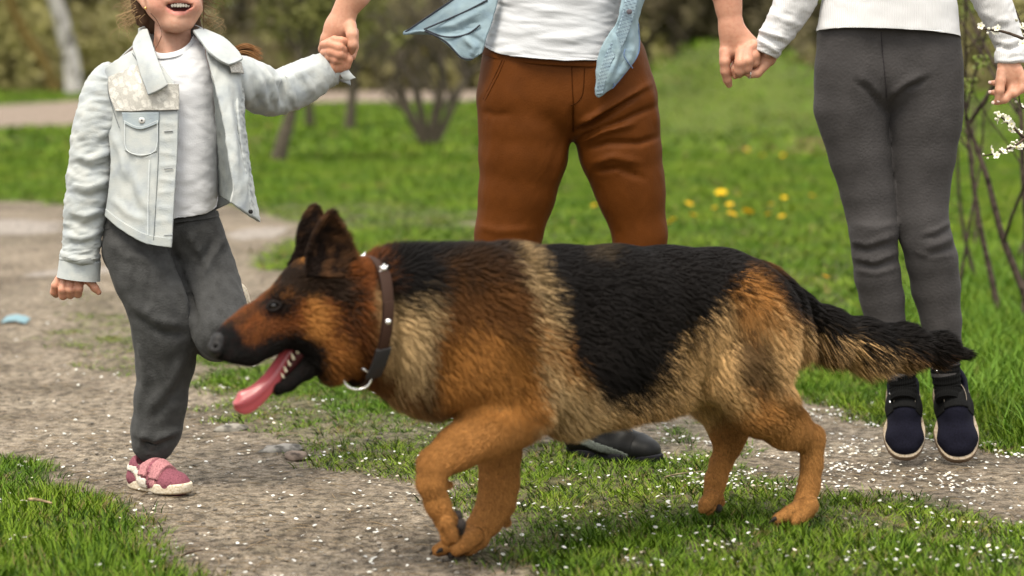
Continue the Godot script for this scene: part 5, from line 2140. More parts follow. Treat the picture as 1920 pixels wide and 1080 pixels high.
		put("side_stripe", placed(stripe, xf).paint(Color(0.62, 0.58, 0.52)).mesh(base), M.rubber, shoe)
	tag(o, "laughing girl in pale denim jacket and grey trousers hopping forward, one hand held", "person", "family walking hand in hand")


func girl_hair(o: Node3D, base: Vector3, d: float) -> void:
	var f := Field.new()
	chain(f, d, [[322, -62, 70, -0.02], [318, -30, 62, -0.035]], 0.02, 1.0)
	chain(f, d, [[300, 8, 36, -0.055], [290, 44, 22, -0.05]], 0.02, 0.9)
	chain(f, d, [[350, 10, 28, -0.06], [356, 50, 16, -0.09], [384, 92, 13, -0.14], [424, 112, 12, -0.15], [450, 106, 11, -0.12]], 0.02, 0.8)
	chain(f, d, [[258, -20, 12, -0.015], [262, 15, 12, -0.03], [270, 40, 12, -0.03]], 0.015)
	var cap := f.build(0.006)
	crumple(cap, 0.004, Vector3(60, 12, 40))
	put("hair", cap.paint(Color(0.075, 0.045, 0.028)).mesh(base), M.hair, o)
	var g := RandomNumberGenerator.new()
	g.seed = 4
	var m := MB.new()
	var strand := func(pts: Array, rad: float, col: Color):
		var ps := []
		var rr := []
		for k in pts.size():
			ps.append(at(pts[k][0], pts[k][1], d - pts[k][2]))
			rr.append(rad * (1.0 - 0.75 * k / (pts.size() - 1)))
		m.join(tube(ps, rr, pts.size() * 4, 3).paint(col))
	for k in 210:                                             # loose curls blown to both sides
		var left := k % 5 < 3
		var x := g.randf_range(252, 275) if left else g.randf_range(372, 384)
		var y := g.randf_range(-70, 40)
		var s := -1.0 if left else 1.0
		var reach := g.randf_range(8, 46)
		var z := g.randf_range(-0.07, 0.0)
		var c := Color(0.42, 0.29, 0.15).lerp(Color(0.17, 0.10, 0.055), g.randf())
		var drop := g.randf_range(10, 50)
		strand.call([[x, y, z], [x + s * reach * 0.6, y + drop * 0.3, z - 0.005], [x + s * reach, y + drop * 0.55, z], [x + s * reach * g.randf_range(0.3, 1.0), y + drop * 0.85, z + 0.004], [x + s * reach * g.randf_range(0.1, 1.2), y + drop * g.randf_range(0.8, 1.3), z]], 0.0007, c)
	for k in 90:                                              # the tail that flies out behind the shoulder
		var t := g.randf_range(-1, 1)
		var c := Color(0.42, 0.22, 0.09).lerp(Color(0.20, 0.095, 0.04), g.randf())
		var z := -0.10 + g.randf_range(-0.02, 0.02)
		strand.call([[440 + t * 4, 98 + t * 9, z], [458, 94 + t * 13, z], [474, 98 + t * 14 + g.randf_range(-3, 3), z], [480 + g.randf_range(0, 14), 108 + t * 16 + g.randf_range(-4, 6), z]], 0.0016, c)
	for q in [[[380, -8, 0.03], [382, 30, 0.03], [383, 70, 0.035], [386, 100, 0.10], [392, 125, 0.125], [402, 155, 0.13]], [[283, 25, 0.055], [294, 38, 0.06], [303, 58, 0.05], [302, 70, 0.045]], [[303, 68, 0.045], [297, 82, 0.045], [290, 95, 0.05]]]:
		strand.call(q, 0.0013, Color(0.10, 0.05, 0.03))
	var l := put("loose_hair", m.mesh(base), M.hair, o)
	l.set_meta("kind", "stuff")


func girl_jacket(o: Node3D, base: Vector3, d: float, denim: Color) -> void:
	var front := func(x: float, y: float) -> float:           # how far the left front stands off the middle of the body
		var u := clampf((x - 335.0) / 145.0, -1.0, 1.0)
		return (0.010 + 0.098 * sqrt(maxf(0.0, 1.0 - u * u))) * clampf((y - 62.0) / 80.0, 0.3, 1.0) + 0.03 * clampf((y - 230.0) / 220.0, 0.0, 1.0)
	var rows := func(px: Array, lift: float) -> Array:
		var out := []
		for r in px:
			var line := []
			for p in r: line.append([p[0], p[1], front.call(p[0], p[1]) + lift])
			out.append(line)
		return out
	var jk := Node3D.new()
	jk.name = "jacket"
	o.add_child(jk)
	var lift := 0.004
	var left := cloth(d, rows.call([[[198, 128], [220, 112], [242, 98], [268, 84]], [[192, 165], [230, 158], [275, 156], [326, 156]], [[198, 215], [240, 212], [290, 211], [335, 211]], [[208, 290], [242, 291], [290, 291], [331, 291]], [[204, 360], [238, 371], [286, 372], [327, 366]], [[197, 404], [226, 428], [272, 453], [321, 461]]], lift), 60, 90, 0.004)
	left.paint(denim)
	crumple(left, 0.0016, Vector3(14, 9, 8), 1.0)
	folds(left, [[0.007, 9, [[212, 250], [232, 290], [236, 340]]], [-0.006, 8, [[222, 260], [243, 300], [246, 350]]], [0.005, 9, [[245, 320], [262, 360], [280, 400]]], [-0.005, 8, [[236, 330], [250, 372], [262, 410]]], [0.004, 8, [[290, 300], [286, 350], [290, 400]]], [0.005, 8, [[210, 370], [240, 400], [280, 415]]]])
	put("front_panel", left.mesh(base), M.pale_denim, jk)
	var right := cloth(d, [[[386, 88, 0.07], [410, 92, 0.05], [436, 100, 0.015], [454, 112, -0.015]], [[402, 156, 0.105], [424, 154, 0.09], [446, 150, 0.045], [460, 150, -0.02]], [[417, 214, 0.125], [432, 213, 0.115], [447, 212, 0.085], [456, 214, 0.01]], [[428, 285, 0.145], [442, 284, 0.135], [455, 282, 0.105], [463, 280, 0.05]], [[438, 345, 0.16], [452, 348, 0.145], [466, 350, 0.115], [473, 352, 0.08]], [[433, 379, 0.165], [452, 392, 0.15], [472, 406, 0.12], [487, 414, 0.095]]], 40, 90, 0.004)
	right.paint(denim)
	crumple(right, 0.002, Vector3(18, 10, 8), 5.0)
	folds(right, [[0.005, 7, [[430, 200], [440, 260], [446, 330]]], [-0.006, 6, [[440, 170], [449, 240], [458, 320]]], [0.005, 6, [[452, 210], [462, 300], [472, 380]]]])
	put("front_panel", right.mesh(base), M.pale_denim, jk)
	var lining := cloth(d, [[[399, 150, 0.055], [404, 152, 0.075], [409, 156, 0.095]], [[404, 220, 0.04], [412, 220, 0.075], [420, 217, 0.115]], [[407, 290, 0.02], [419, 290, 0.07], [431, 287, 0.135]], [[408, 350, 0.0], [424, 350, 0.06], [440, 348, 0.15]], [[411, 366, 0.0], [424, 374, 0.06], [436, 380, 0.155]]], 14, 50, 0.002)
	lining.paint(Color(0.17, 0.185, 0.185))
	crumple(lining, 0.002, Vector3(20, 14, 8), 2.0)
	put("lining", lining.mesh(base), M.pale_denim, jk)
	var backp := cloth(d, [[[250, 86, -0.03], [325, 74, -0.055], [400, 88, -0.03]], [[200, 150, -0.05], [325, 150, -0.10], [452, 140, -0.05]], [[205, 280, -0.02], [325, 280, -0.105], [440, 270, -0.02]], [[200, 400, -0.01], [325, 420, -0.095], [432, 380, -0.01]]], 24, 30, 0.004)
	put("back_panel", backp.paint(denim).mesh(base), M.pale_denim, jk)
	# hem band, plackets, seams
	var band := cloth(d, rows.call([[[198, 392], [228, 415], [274, 439], [322, 446]], [[197, 405], [226, 430], [272, 456], [321, 464]]], lift + 0.005), 40, 8, 0.004)
	put("hem_band", crumple(band.paint(denim * 0.97), 0.0008, Vector3(30, 10, 8)).mesh(base), M.pale_denim, jk)
	var pl := cloth(d, rows.call([[[298, 208], [334, 208]], [[296, 290], [332, 290]], [[292, 370], [327, 366]], [[287, 452], [322, 461]]], lift + 0.003), 12, 70, 0.004)
	pl.paint(denim * 1.02)
	folds(pl, [[0.0016, 4, [[300, 230], [330, 233]]], [0.0018, 4, [[299, 262], [330, 259]]], [0.002, 4, [[298, 285], [330, 290]]], [0.002, 4, [[297, 312], [330, 308]]], [0.002, 4, [[296, 335], [328, 340]]], [0.002, 4, [[294, 362], [326, 358]]], [0.002, 4, [[292, 388], [325, 392]]], [0.002, 4, [[290, 415], [324, 412]]]])
	put("placket", pl.mesh(base), M.pale_denim, jk)
	var pl2 := cloth(d, [[[443, 165, 0.058], [460, 165, 0.0]], [[447, 214, 0.094], [459, 214, 0.03]], [[455, 282, 0.112], [466, 282, 0.06]], [[466, 350, 0.122], [476, 352, 0.085]], [[472, 404, 0.126], [489, 416, 0.1]]], 10, 70, 0.004)
	crumple(pl2.paint(denim * 1.02), 0.0022, Vector3(20, 34, 8), 9.0)
	for k in pl2.v.size():
		var q := seen_at(pl2.v[k])
		var w := noise.get_noise_2d(q.x * 0.12, q.y * 0.22)
		pl2.c[k] = (denim * 1.02).lerp(Color(0.14, 0.15, 0.16), clampf((w - 0.05) * 2.6, 0.0, 0.75) * exp(-pow((q.x - lerpf(456, 474, clampf((q.y - 200) / 200.0, 0, 1))) / 6.0, 2)))
	put("placket", pl2.mesh(base), M.pale_denim, jk)
	var hole := Color(0.20, 0.21, 0.22)
	for y in [247, 317, 442]:
		put("buttonhole", cord(d, [[308, y, front.call(308, y) + lift + 0.0055], [316, y - 1, front.call(316, y) + lift + 0.006], [324, y - 1, front.call(324, y) + lift + 0.0055]], 0.0013, hole, 6).mesh(base), M.pale_denim, jk)
	var steel := mat("steel_button", Color(0.70, 0.69, 0.67), 0.5)
	steel.metallic = 1.0
	for q in [[470, 397, 0.137]]:
		put("button", ball(at(q[0], q[1], d - q[2]), Vector3(0.0055, 0.0055, 0.003), 12, 6).mesh(base), steel if q[1] < 390 else M.nose, jk)
	# yoke of lace, pocket
	var yoke := cloth(d, rows.call([[[203, 144], [230, 133], [256, 122], [284, 150], [335, 158]], [[204, 174], [236, 170], [272, 170], [304, 176], [336, 180]], [[216, 208], [246, 209], [276, 207], [306, 207], [336, 206]]], lift + 0.0085), 40, 30, 0.003)
	var yk := put("lace_yoke", yoke.mesh(base), M.lace, jk)
	var yoke2 := cloth(d, [[[430, 118, 0.078], [442, 116, 0.058], [453, 116, 0.03]], [[436, 136, 0.080], [446, 136, 0.060], [458, 138, 0.02]]], 10, 10, 0.003)
	put("lace_yoke", yoke2.mesh(base), M.lace, jk)
	var bag := cloth(d, rows.call([[[231, 222], [262, 224], [297, 222]], [[232, 255], [262, 256], [296, 255]], [[234, 282], [263, 294], [294, 284]]], lift + 0.003), 20, 24, 0.004)
	put("pocket", bag.paint(denim * 1.04).mesh(base), M.pale_denim, jk)
	var flap := cloth(d, rows.call([[[228, 211], [262, 211], [298, 211]], [[230, 222], [262, 226], [298, 222]], [[232, 231], [262, 243], [297, 231]]], lift + 0.008), 20, 14, 0.004)
	put("pocket_flap", flap.paint(denim * Color(0.88, 0.94, 1.0)).mesh(base), M.pale_denim, jk)
	put("button", ball(at(266, 226, d - front.call(266, 226) - 0.0145), Vector3(0.0075, 0.0075, 0.0012), 16, 6).mesh(base), steel, jk)
	put("button_hole", ball(at(266, 226, d - front.call(266, 226) - 0.0155), Vector3(0.0022, 0.0026, 0.0012), 8, 6).mesh(base), M.nose, jk)
	var st := Color(0.66, 0.68, 0.68)
	for q in [[[234, 226], [236, 278], [263, 290], [292, 280], [295, 226]], [[280, 300], [278, 360], [277, 440]], [[232, 226], [262, 238], [296, 226]]]:
		var pts := []
		for p in q: pts.append([p[0], p[1], front.call(float(p[0]), float(p[1])) + lift + 0.0075])
		put("stitching", cord(d, pts, 0.0008, st, 24).mesh(base), M.pale_denim, jk)
	for q in [[[204, 146], [203, 172], [212, 206], [224, 240]], [[248, 100], [262, 122], [270, 150], [277, 176]], [[298, 210], [297, 290], [293, 370], [288, 450]]]:
		var pts := []
		for p in q: pts.append([p[0], p[1], front.call(float(p[0]), float(p[1])) + lift + 0.004])
		put("seam", cord(d, pts, 0.0009, Color(0.16, 0.17, 0.175), 24).mesh(base), M.pale_denim, jk)
	# collar
	var cl := cloth(d, [[[262, 58, 0.0], [268, 55, 0.01], [276, 54, 0.015]], [[249, 82, 0.03], [266, 76, 0.045], [283, 74, 0.05]], [[256, 112, 0.085], [274, 108, 0.10], [293, 105, 0.095]], [[266, 146, 0.115], [286, 142, 0.125], [304, 134, 0.120]], [[278, 178, 0.128], [296, 170, 0.134], [314, 159, 0.130]]], 20, 40, 0.005)
	put("collar", crumple(cl.paint(denim * 1.03), 0.001, Vector3(20, 12, 9)).mesh(base), M.pale_denim, jk)
	var cr := cloth(d, [[[363, 57, 0.05], [372, 54, 0.04], [382, 53, 0.02]], [[378, 78, 0.075], [398, 70, 0.05], [420, 70, 0.015]], [[393, 97, 0.098], [418, 92, 0.07], [444, 92, 0.02]], [[412, 112, 0.10], [432, 112, 0.08], [454, 107, 0.035]], [[429, 121, 0.094], [440, 117, 0.08], [455, 110, 0.04]]], 20, 30, 0.005)
	put("collar", crumple(cr.paint(denim * 1.03), 0.001, Vector3(20, 12, 9)).mesh(base), M.pale_denim, jk)
	var cb := cloth(d, [[[262, 52, 0.0], [290, 44, -0.05], [326, 42, -0.062], [360, 46, -0.045], [378, 54, 0.02]], [[262, 80, 0.02], [290, 84, -0.04], [326, 84, -0.055], [366, 84, -0.035], [390, 86, 0.05]]], 30, 10, 0.005)
	put("collar_stand", cb.paint(denim * 0.8).mesh(base), M.pale_denim, jk)
	# sleeves
	var sl := limb(d, [[226, 138, 30, 0.0], [206, 162, 40, 0.0], [192, 205, 44, 0.01], [180, 255, 43, 0.02], [173, 305, 42, 0.025], [167, 350, 42, 0.03], [160, 400, 38, 0.03], [156, 440, 35, 0.03], [152, 470, 35, 0.03], [150, 490, 35, 0.03]], 120, 54, 0.95)
	sl.paint(denim)
	crumple(sl, 0.0038, Vector3(10, 24, 10), 7.0)
	crumple(sl, 0.0013, Vector3(22, 50, 22), 2.0)
	folds(sl, [[0.008, 8, [[140, 290], [170, 300], [214, 282]]], [-0.007, 7, [[140, 305], [172, 318], [212, 304]]], [0.008, 8, [[134, 345], [165, 352], [206, 336]]], [-0.007, 7, [[136, 362], [168, 370], [204, 358]]], [0.007, 7, [[128, 395], [160, 405], [196, 390]]], [-0.006, 7, [[126, 412], [158, 422], [194, 410]]], [0.006, 7, [[124, 440], [150, 448], [188, 436]]], [0.008, 6, [[116, 478], [150, 488], [188, 482]]], [0.008, 9, [[222, 190], [214, 230], [190, 262]]], [-0.007, 8, [[230, 206], [212, 250], [180, 280]]], [0.006, 9, [[165, 190], [158, 240], [150, 270]]]])
	put("sleeve", sl.mesh(base), M.pale_denim, jk)
	put("cuff", crumple(limb(d, [[151, 486, 38, 0.03], [149, 504, 39, 0.03], [147, 523, 40.5, 0.03]], 16, 48, 0.85, null, true, false).paint(denim * 1.05), 0.0012, Vector3(20, 8, 10)).mesh(base), M.pale_denim, jk)
	var sr := limb(5.02, [[425, 142, 40, 0.0], [450, 152, 46, -0.02], [474, 160, 45, -0.05], [498, 172, 43, -0.08], [520, 173, 41, -0.10], [545, 165, 40, -0.12], [572, 152, 39, -0.14], [596, 138, 35, -0.16], [612, 129, 31, -0.17]], 110, 54, 0.95)
	sr.paint(denim)
	crumple(sr, 0.003, Vector3(20, 12, 10), 4.0)
	crumple(sr, 0.0013, Vector3(48, 24, 22), 2.0)
	folds(sr, [[0.009, 7, [[500, 132], [512, 160], [520, 196]]], [-0.009, 6, [[508, 136], [526, 166], [530, 200]]], [0.008, 7, [[486, 140], [492, 170], [502, 206]]], [-0.007, 6, [[476, 136], [480, 170], [488, 200]]], [0.007, 7, [[530, 140], [544, 162], [552, 196]]], [0.006, 7, [[462, 130], [462, 165], [468, 196]]], [0.006, 8, [[560, 130], [575, 150], [590, 178]]], [0.006, 6, [[500, 150], [540, 150], [600, 120]]]])
	put("sleeve", sr.mesh(base), M.pale_denim, jk)
	var c2 := limb(5.19, [[604, 133, 32, 0.0], [618, 131, 31, 0.0], [632, 132, 27, 0.0], [640, 134, 22, 0.0]], 14, 40, 0.85, func(t, w): return 1.0 + 0.10 * sin(w * 2.0 + 1.0) * t, false, false)
	put("cuff", crumple(c2.paint(denim * 1.03), 0.0025, Vector3(30, 30, 10)).mesh(base), M.pale_denim, jk)
	var tip := cloth(5.18, [[[636, 137, 0.01], [644, 134, 0.015], [652, 128, 0.01]], [[640, 144, 0.015], [652, 142, 0.02], [660, 139, 0.02]], [[646, 152, 0.01], [656, 150, 0.02], [667, 146, 0.02]]], 10, 10, 0.004)
	put("cuff_tab", tip.paint(denim * 1.06).mesh(base), M.pale_denim, jk)
	var tip2 := cloth(5.2, [[[634, 148, 0.0], [646, 147, 0.0], [656, 146, 0.0]], [[640, 154, 0.0], [650, 156, 0.01], [658, 159, 0.01]]], 8, 6, 0.004)
	put("cuff_tab", tip2.paint(denim * 0.95).mesh(base), M.pale_denim, jk)


# ------------------------------------------------------------------ the man
func make_man() -> void:
	var d := 5.4
	var o := thing("person", Vector3(at(1060, 860, d).x, 0, -d))
	var base := o.position
	var hd := 5.2
	var arm := hd - d
	# --- body: trunk, head and arms above the picture, forearms and hands in it
	var f := Field.new()
	under(f, d, [[[1050, -230, 60], [1050, -120, 105], [1048, 0, 95], [1055, 110, 88]], [[1052, -300, 42], [1050, -240, 52]], [[1052, -370, 62], [1052, -340, 54]],
		[[960, -205, 52], [890, -180, 46], [790, -130, 40, 0.05], [716, -78, 36, 0.12]],
		[[1145, -205, 52], [1235, -180, 46], [1310, -110, 42, 0.04], [1340, -62, 33, 0.06]],
		[[985, 190, 52], [960, 440, 34], [938, 620, 30], [930, 740, 22]], [[1150, 190, 50], [1190, 380, 32], [1194, 520, 28], [1150, 730, 22]]])
	var body := f.build(0.012)
	body.paint(SKIN)
	f = Field.new()
	chain(f, d, [[1052, -400, 66], [1052, -372, 62, 0.02], [1052, -325, 34, 0.05]], 0.03, 1.15)
	chain(f, d, [[1052, -385, 8, 0.105], [1052, -358, 13, 0.115]], 0.015)
	chain(f, d, [[1036, -334, 7, 0.085], [1068, -334, 7, 0.085]], 0.01)
	for s in [-1, 1]:
		chain(f, d, [[1052 + 64 * s, -385, 9, -0.01], [1052 + 62 * s, -362, 8, 0.0]], 0.008, 0.8)
		chain(f, d, [[1052 + 25 * s, -384, 9, 0.098]], 0.004, 1.0, true)
	body.join(f.build(0.006).paint(SKIN))
	# his left-hand side of the picture: the hand that holds the girl's
	f = Field.new()
	chain(f, hd, [[716, -78, 37, -0.08], [690, -40, 33, -0.03], [664, -8, 26], [650, 14, 20.5], [642, 32, 19.5], [634, 52, 24], [622, 70, 19]], 0.015, 0.75)
	chain(f, hd, [[646, 34, 18], [652, 56, 16]], 0.012, 0.75)
	chain(f, hd, [[656, 50, 13, 0.012], [660, 66, 10.5, 0.04], [661, 84, 9.6, 0.044], [659, 95, 8, 0.03]], 0.005)
	chain(f, hd, [[664, 60, 9, -0.015], [664, 88, 8.6, -0.015], [660, 106, 7.6, 0.0]], 0.004)
	chain(f, hd, [[612, 74, 12, 0.0], [606, 92, 9, -0.02], [618, 116, 8.6, -0.035], [638, 120, 8, -0.02]], 0.005)
	chain(f, hd, [[630, 70, 14, -0.01], [640, 96, 10, -0.03], [648, 114, 8.5, -0.025]], 0.005)
	chain(f, hd, [[622, 72, 12, -0.01], [626, 100, 10, -0.035], [640, 128, 8, -0.02]], 0.005)
	body.join(f.build(0.0027).paint(SKIN * Color(0.98, 0.90, 0.86)))
	# the other hand, with the woman's
	var h2 := 5.32
	f = Field.new()
	chain(f, h2, [[1340, -62, 34, -0.02], [1355, -28, 29], [1364, -6, 25.5], [1366, 14, 23], [1371, 50, 22], [1374, 62, 23]], 0.012, 0.75)
	chain(f, h2, [[1373, 66, 22], [1368, 92, 19]], 0.015, 0.6)
	chain(f, h2, [[1384, 70, 20], [1400, 92, 21, 0.008]], 0.015, 0.6)
	chain(f, h2, [[1396, 72, 14], [1412, 84, 13]], 0.012, 0.7)
	for q in [[1392, 99], [1404, 92], [1415, 86]]:
		chain(f, h2, [[q[0], q[1], 10.5, 0.020]], 0.008)
	chain(f, h2, [[1360, 98, 12, 0.004], [1359, 116, 10, 0.014], [1360, 134, 9.4, 0.010], [1364, 150, 8.2, 0.002], [1367, 159, 6.2, -0.004]], 0.004)
	chain(f, h2, [[1390, 100, 12, 0.02], [1388, 118, 11, 0.036], [1386, 133, 9.5, 0.030], [1386, 139, 8, 0.01]], 0.003)
	chain(f, h2, [[1403, 94, 12, 0.02], [1402, 114, 10.6, 0.034], [1401, 128, 9.4, 0.028], [1400, 134, 8, 0.01]], 0.003)
	chain(f, h2, [[1415, 88, 11, 0.012], [1416, 104, 10, 0.024], [1415, 117, 9, 0.02], [1414, 124, 7, 0.0]], 0.003)
	chain(f, h2, [[1362, 84, 10, -0.01], [1376, 112, 8, -0.03], [1396, 120, 8, -0.03]], 0.005)
	var h := f.build(0.0027)
	h.c.resize(h.v.size())
	for k in h.v.size():
		var q := seen_at(h.v[k])
		h.c[k] = (SKIN * Color(0.98, 0.88, 0.83)).lerp(Color(0.58, 0.26, 0.19), 0.5 * exp(-(pow(q.x - 1402, 2) + pow(q.y - 92, 2)) / 260.0))
	body.join(h)
	put("body", body.mesh(base), M.skin, o)
	var hr := Field.new()
	chain(hr, d, [[1052, -425, 66, -0.015], [1052, -390, 68, -0.03], [1052, -350, 52, -0.045]], 0.02, 1.15)
	put("hair", crumple(hr.build(0.010), 0.004, Vector3(50, 20, 40)).paint(Color(0.07, 0.045, 0.03)).mesh(base), M.hair, o)
	# --- trousers
	var rust := Color(0.095, 0.0275, 0.0078)
	f = Field.new()
	chain(f, d, [[984, 120, 80], [1130, 124, 84]], 0.03, 1.0)
	chain(f, d, [[978, 180, 83], [1145, 182, 84]], 0.03, 1.0)
	chain(f, d, [[978, 190, 82], [984, 236, 85], [981, 290, 82], [970, 360, 71], [953, 440, 62], [948, 520, 58], [938, 640, 50], [930, 740, 42], [928, 800, 40]], 0.012, 0.92)
	chain(f, d, [[1150, 190, 82], [1156, 236, 79], [1163, 284, 76], [1177, 335, 67], [1184, 365, 62], [1200, 440, 50], [1196, 540, 48], [1178, 650, 46], [1150, 730, 36], [1134, 768, 30]], 0.012, 0.92)
	var tr := f.build(0.0068)
	tr.relax(1, 0.4)
	tr.paint(rust)
	crumple(tr, 0.0011, Vector3(7, 4, 7), 2.0)
	crumple(tr, 0.0006, Vector3(22, 14, 22), 5.0)
	folds(tr, [[-0.017, 5, [[1078, 252], [1105, 234], [1150, 206], [1208, 170]]], [0.013, 6, [[1086, 232], [1120, 214], [1170, 188], [1218, 158]]], [-0.012, 5, [[1082, 262], [1120, 246], [1180, 220], [1228, 200]]], [0.011, 5, [[1094, 264], [1130, 246], [1190, 232]]], [-0.010, 5, [[1098, 280], [1140, 268], [1200, 268], [1236, 256]]], [0.007, 6, [[1112, 306], [1150, 294], [1200, 306]]], [-0.007, 5, [[1116, 322], [1160, 316], [1210, 336]]],
		[-0.010, 5, [[1074, 200], [1075, 235], [1073, 262]]], [0.004, 8, [[1062, 256], [1050, 304], [1035, 352]]], [-0.003, 6, [[905, 208], [925, 216], [960, 214]]], [0.005, 7, [[1205, 212], [1160, 226], [1110, 254]]], [0.004, 6, [[1222, 168], [1226, 200], [1232, 240]]], [0.004, 7, [[896, 424], [935, 434], [1000, 430]]]])
	var pants := put("trousers", tr.mesh(base), M.chino, o)
	var dark := rust * 0.55
	put("waistband", trunk_cloth(d, [[905, 78, 1203, 96, 108, 0.118, 0.0], [902, 92, 1207, 108, 118, 0.121, 0.0], [901, 97, 1209, 113, 123, 0.120, 0.0]], 60, 4).paint(rust).mesh(base), M.chino, o)
	for q in [[[942, 112], [931, 136], [917, 164], [906, 186]], [[1072, 126], [1073, 160], [1075, 200], [1075, 248]], [[1070, 198], [1084, 190], [1093, 172], [1096, 128]], [[1213, 128], [1220, 150], [1224, 176]]]:
		put("seam", welt(tr, q, 0.0013, 0.0004, rust * 0.5).mesh(base), M.chino, pants)
	put("pocket_edge", welt(tr, [[946, 112], [935, 138], [921, 166], [910, 188]], 0.0024, 0.0, rust * 0.9).mesh(base), M.chino, pants)
	# --- t-shirt
	var sh := trunk_cloth(d, [[985, -262, 1120, -262, -238, 0.06, 0.0], [925, -215, 1180, -215, -205, 0.095, 0.0], [905, -120, 1195, -120, -120, 0.125, 0.0], [918, -40, 1178, -40, -36, 0.125, 0.0], [926, 10, 1168, 14, 18, 0.128, 0.0], [916, 50, 1166, 60, 68, 0.131, 0.0], [907, 80, 1172, 92, 111, 0.133, 0.0], [909, 78, 1170, 91, 109, 0.128, 0.0]], 110, 130)
	sh.paint(Color(0.50, 0.51, 0.535))
	crumple(sh, 0.0034, Vector3(4, 16, 4), 8.0)
	crumple(sh, 0.0012, Vector3(9, 40, 9), 2.0)
	folds(sh, [[0.010, 7, [[915, 45], [960, 58], [1020, 62], [1090, 48]]], [-0.009, 6, [[912, 54], [960, 70], [1030, 76], [1100, 60]]], [0.009, 7, [[925, 20], [980, 30], [1050, 26], [1120, 8]]], [-0.008, 6, [[925, 30], [985, 42], [1060, 38], [1140, 18]]], [0.008, 7, [[935, 2], [990, 10], [1060, 4], [1140, -12]]], [0.009, 7, [[1165, 30], [1120, 50], [1060, 58]]], [-0.008, 6, [[1162, 42], [1118, 62], [1050, 70]]], [0.008, 6, [[912, 66], [960, 84], [1020, 92]]], [-0.008, 5, [[1150, 56], [1100, 76], [1040, 86]]], [0.007, 6, [[960, 48], [985, 54], [1010, 70]]], [0.005, 4, [[912, 75], [970, 96], [1040, 104], [1120, 92]]]])
	put("t_shirt", sh.mesh(base), M.jersey, o)
	# --- open shirt, blown back
	var denim := Color(0.25, 0.33, 0.375)
	var shirt := Node3D.new()
	shirt.name = "open_shirt"
	o.add_child(shirt)
	var fl := cloth(d, [[[862, -10, 0.04], [890, -16, 0.06], [918, -20, 0.08], [934, -22, 0.09]], [[800, 34, 0.05], [845, 20, 0.06], [895, 10, 0.08], [930, 8, 0.095]], [[757, 61, 0.08], [815, 54, 0.06], [880, 45, 0.08], [921, 42, 0.10]], [[795, 57, 0.09], [838, 72, 0.075], [884, 76, 0.09], [909, 74, 0.105]], [[834, 76, 0.085], [858, 96, 0.08], [886, 104, 0.09], [903, 98, 0.10]], [[862, 107, 0.08], [874, 112, 0.082], [886, 111, 0.088], [898, 102, 0.095]]], 60, 60, 0.003)
	fl.paint(denim * 0.95)
	crumple(fl, 0.0025, Vector3(9, 14, 8), 3.0)
	folds(fl, [[0.006, 6, [[800, 55], [850, 48], [905, 20]]], [-0.006, 6, [[815, 62], [860, 58], [910, 36]]], [0.006, 6, [[870, 70], [890, 90], [884, 106]]], [-0.005, 5, [[880, 64], [902, 80], [898, 98]]]])
	put("left_flap", fl.mesh(base), M.pale_denim, shirt)
	for q in [[[914, 0, 0.09], [880, 18, 0.078], [840, 36, 0.066], [795, 55, 0.085]], [[900, 47, 0.095], [880, 62, 0.088], [855, 69, 0.08], [828, 68, 0.085], [798, 56, 0.094]], [[760, 60, 0.082], [800, 33, 0.055], [860, -8, 0.045]], [[796, 58, 0.094], [834, 77, 0.089], [864, 107, 0.084], [886, 111, 0.092]]]:
		put("seam", cord(d, q, 0.0022, Color(0.045, 0.05, 0.06), 20).mesh(base), M.pale_denim, shirt)
	var fr := cloth(d, [[[1166, -30, 0.12], [1182, -30, 0.11], [1197, -28, 0.09], [1212, -25, 0.06]], [[1166, 2, 0.135], [1180, 2, 0.13], [1194, 4, 0.11], [1206, 6, 0.07]], [[1158, 40, 0.145], [1170, 42, 0.14], [1184, 44, 0.12], [1197, 42, 0.08]], [[1136, 76, 0.15], [1156, 80, 0.15], [1178, 82, 0.13], [1199, 80, 0.085]], [[1123, 104, 0.15], [1146, 110, 0.155], [1172, 112, 0.14], [1196, 102, 0.10]], [[1118, 142, 0.145], [1136, 146, 0.155], [1160, 142, 0.148], [1180, 126, 0.12]], [[1117, 177, 0.14], [1123, 182, 0.142], [1134, 174, 0.145], [1148, 165, 0.14]]], 40, 80, 0.003)
	fr.paint(denim)
	crumple(fr, 0.003, Vector3(10, 10, 8), 6.0)
	folds(fr, [[0.006, 6, [[1150, 60], [1160, 100], [1140, 150]]], [-0.007, 5, [[1162, 50], [1172, 90], [1156, 140]]], [0.006, 6, [[1180, 50], [1186, 90], [1176, 125]]]])
	put("right_flap", fr.mesh(base), M.pale_denim, shirt)
	var pk := cloth(d, [[[1170, -30, 0.126], [1196, -28, 0.105]], [[1172, 2, 0.141], [1195, 4, 0.125]], [[1163, 42, 0.149], [1184, 46, 0.134]], [[1150, 74, 0.156], [1170, 82, 0.146]], [[1133, 108, 0.158], [1148, 114, 0.160]], [[1123, 142, 0.155], [1137, 148, 0.158]], [[1118, 176, 0.146], [1130, 178, 0.149]]], 8, 90, 0.003)
	pk.paint(denim * 1.05)
	for k in pk.v.size():                                     # worn ridges where the buttonband was puckered in the wash
		var q := seen_at(pk.v[k])
		var w := sin(q.y * 0.95 + q.x * 0.25)
		pk.v[k] += Vector3(0, 0, 0.0012 * w)
		pk.c[k] = (denim * 1.15).lerp(Color(0.11, 0.14, 0.19), clampf(w * 0.9 + 0.1 + 0.5 * noise.get_noise_2d(q.x * 0.2, q.y * 0.1), 0, 1))
	put("button_band", pk.mesh(base), M.pale_denim, shirt)
	put("button", ball(at(1180, 22, d - 0.148), Vector3(0.007, 0.007, 0.003), 14, 6).paint(Color(0.10, 0.09, 0.10)).mesh(base), M.shoe_leather, shirt)
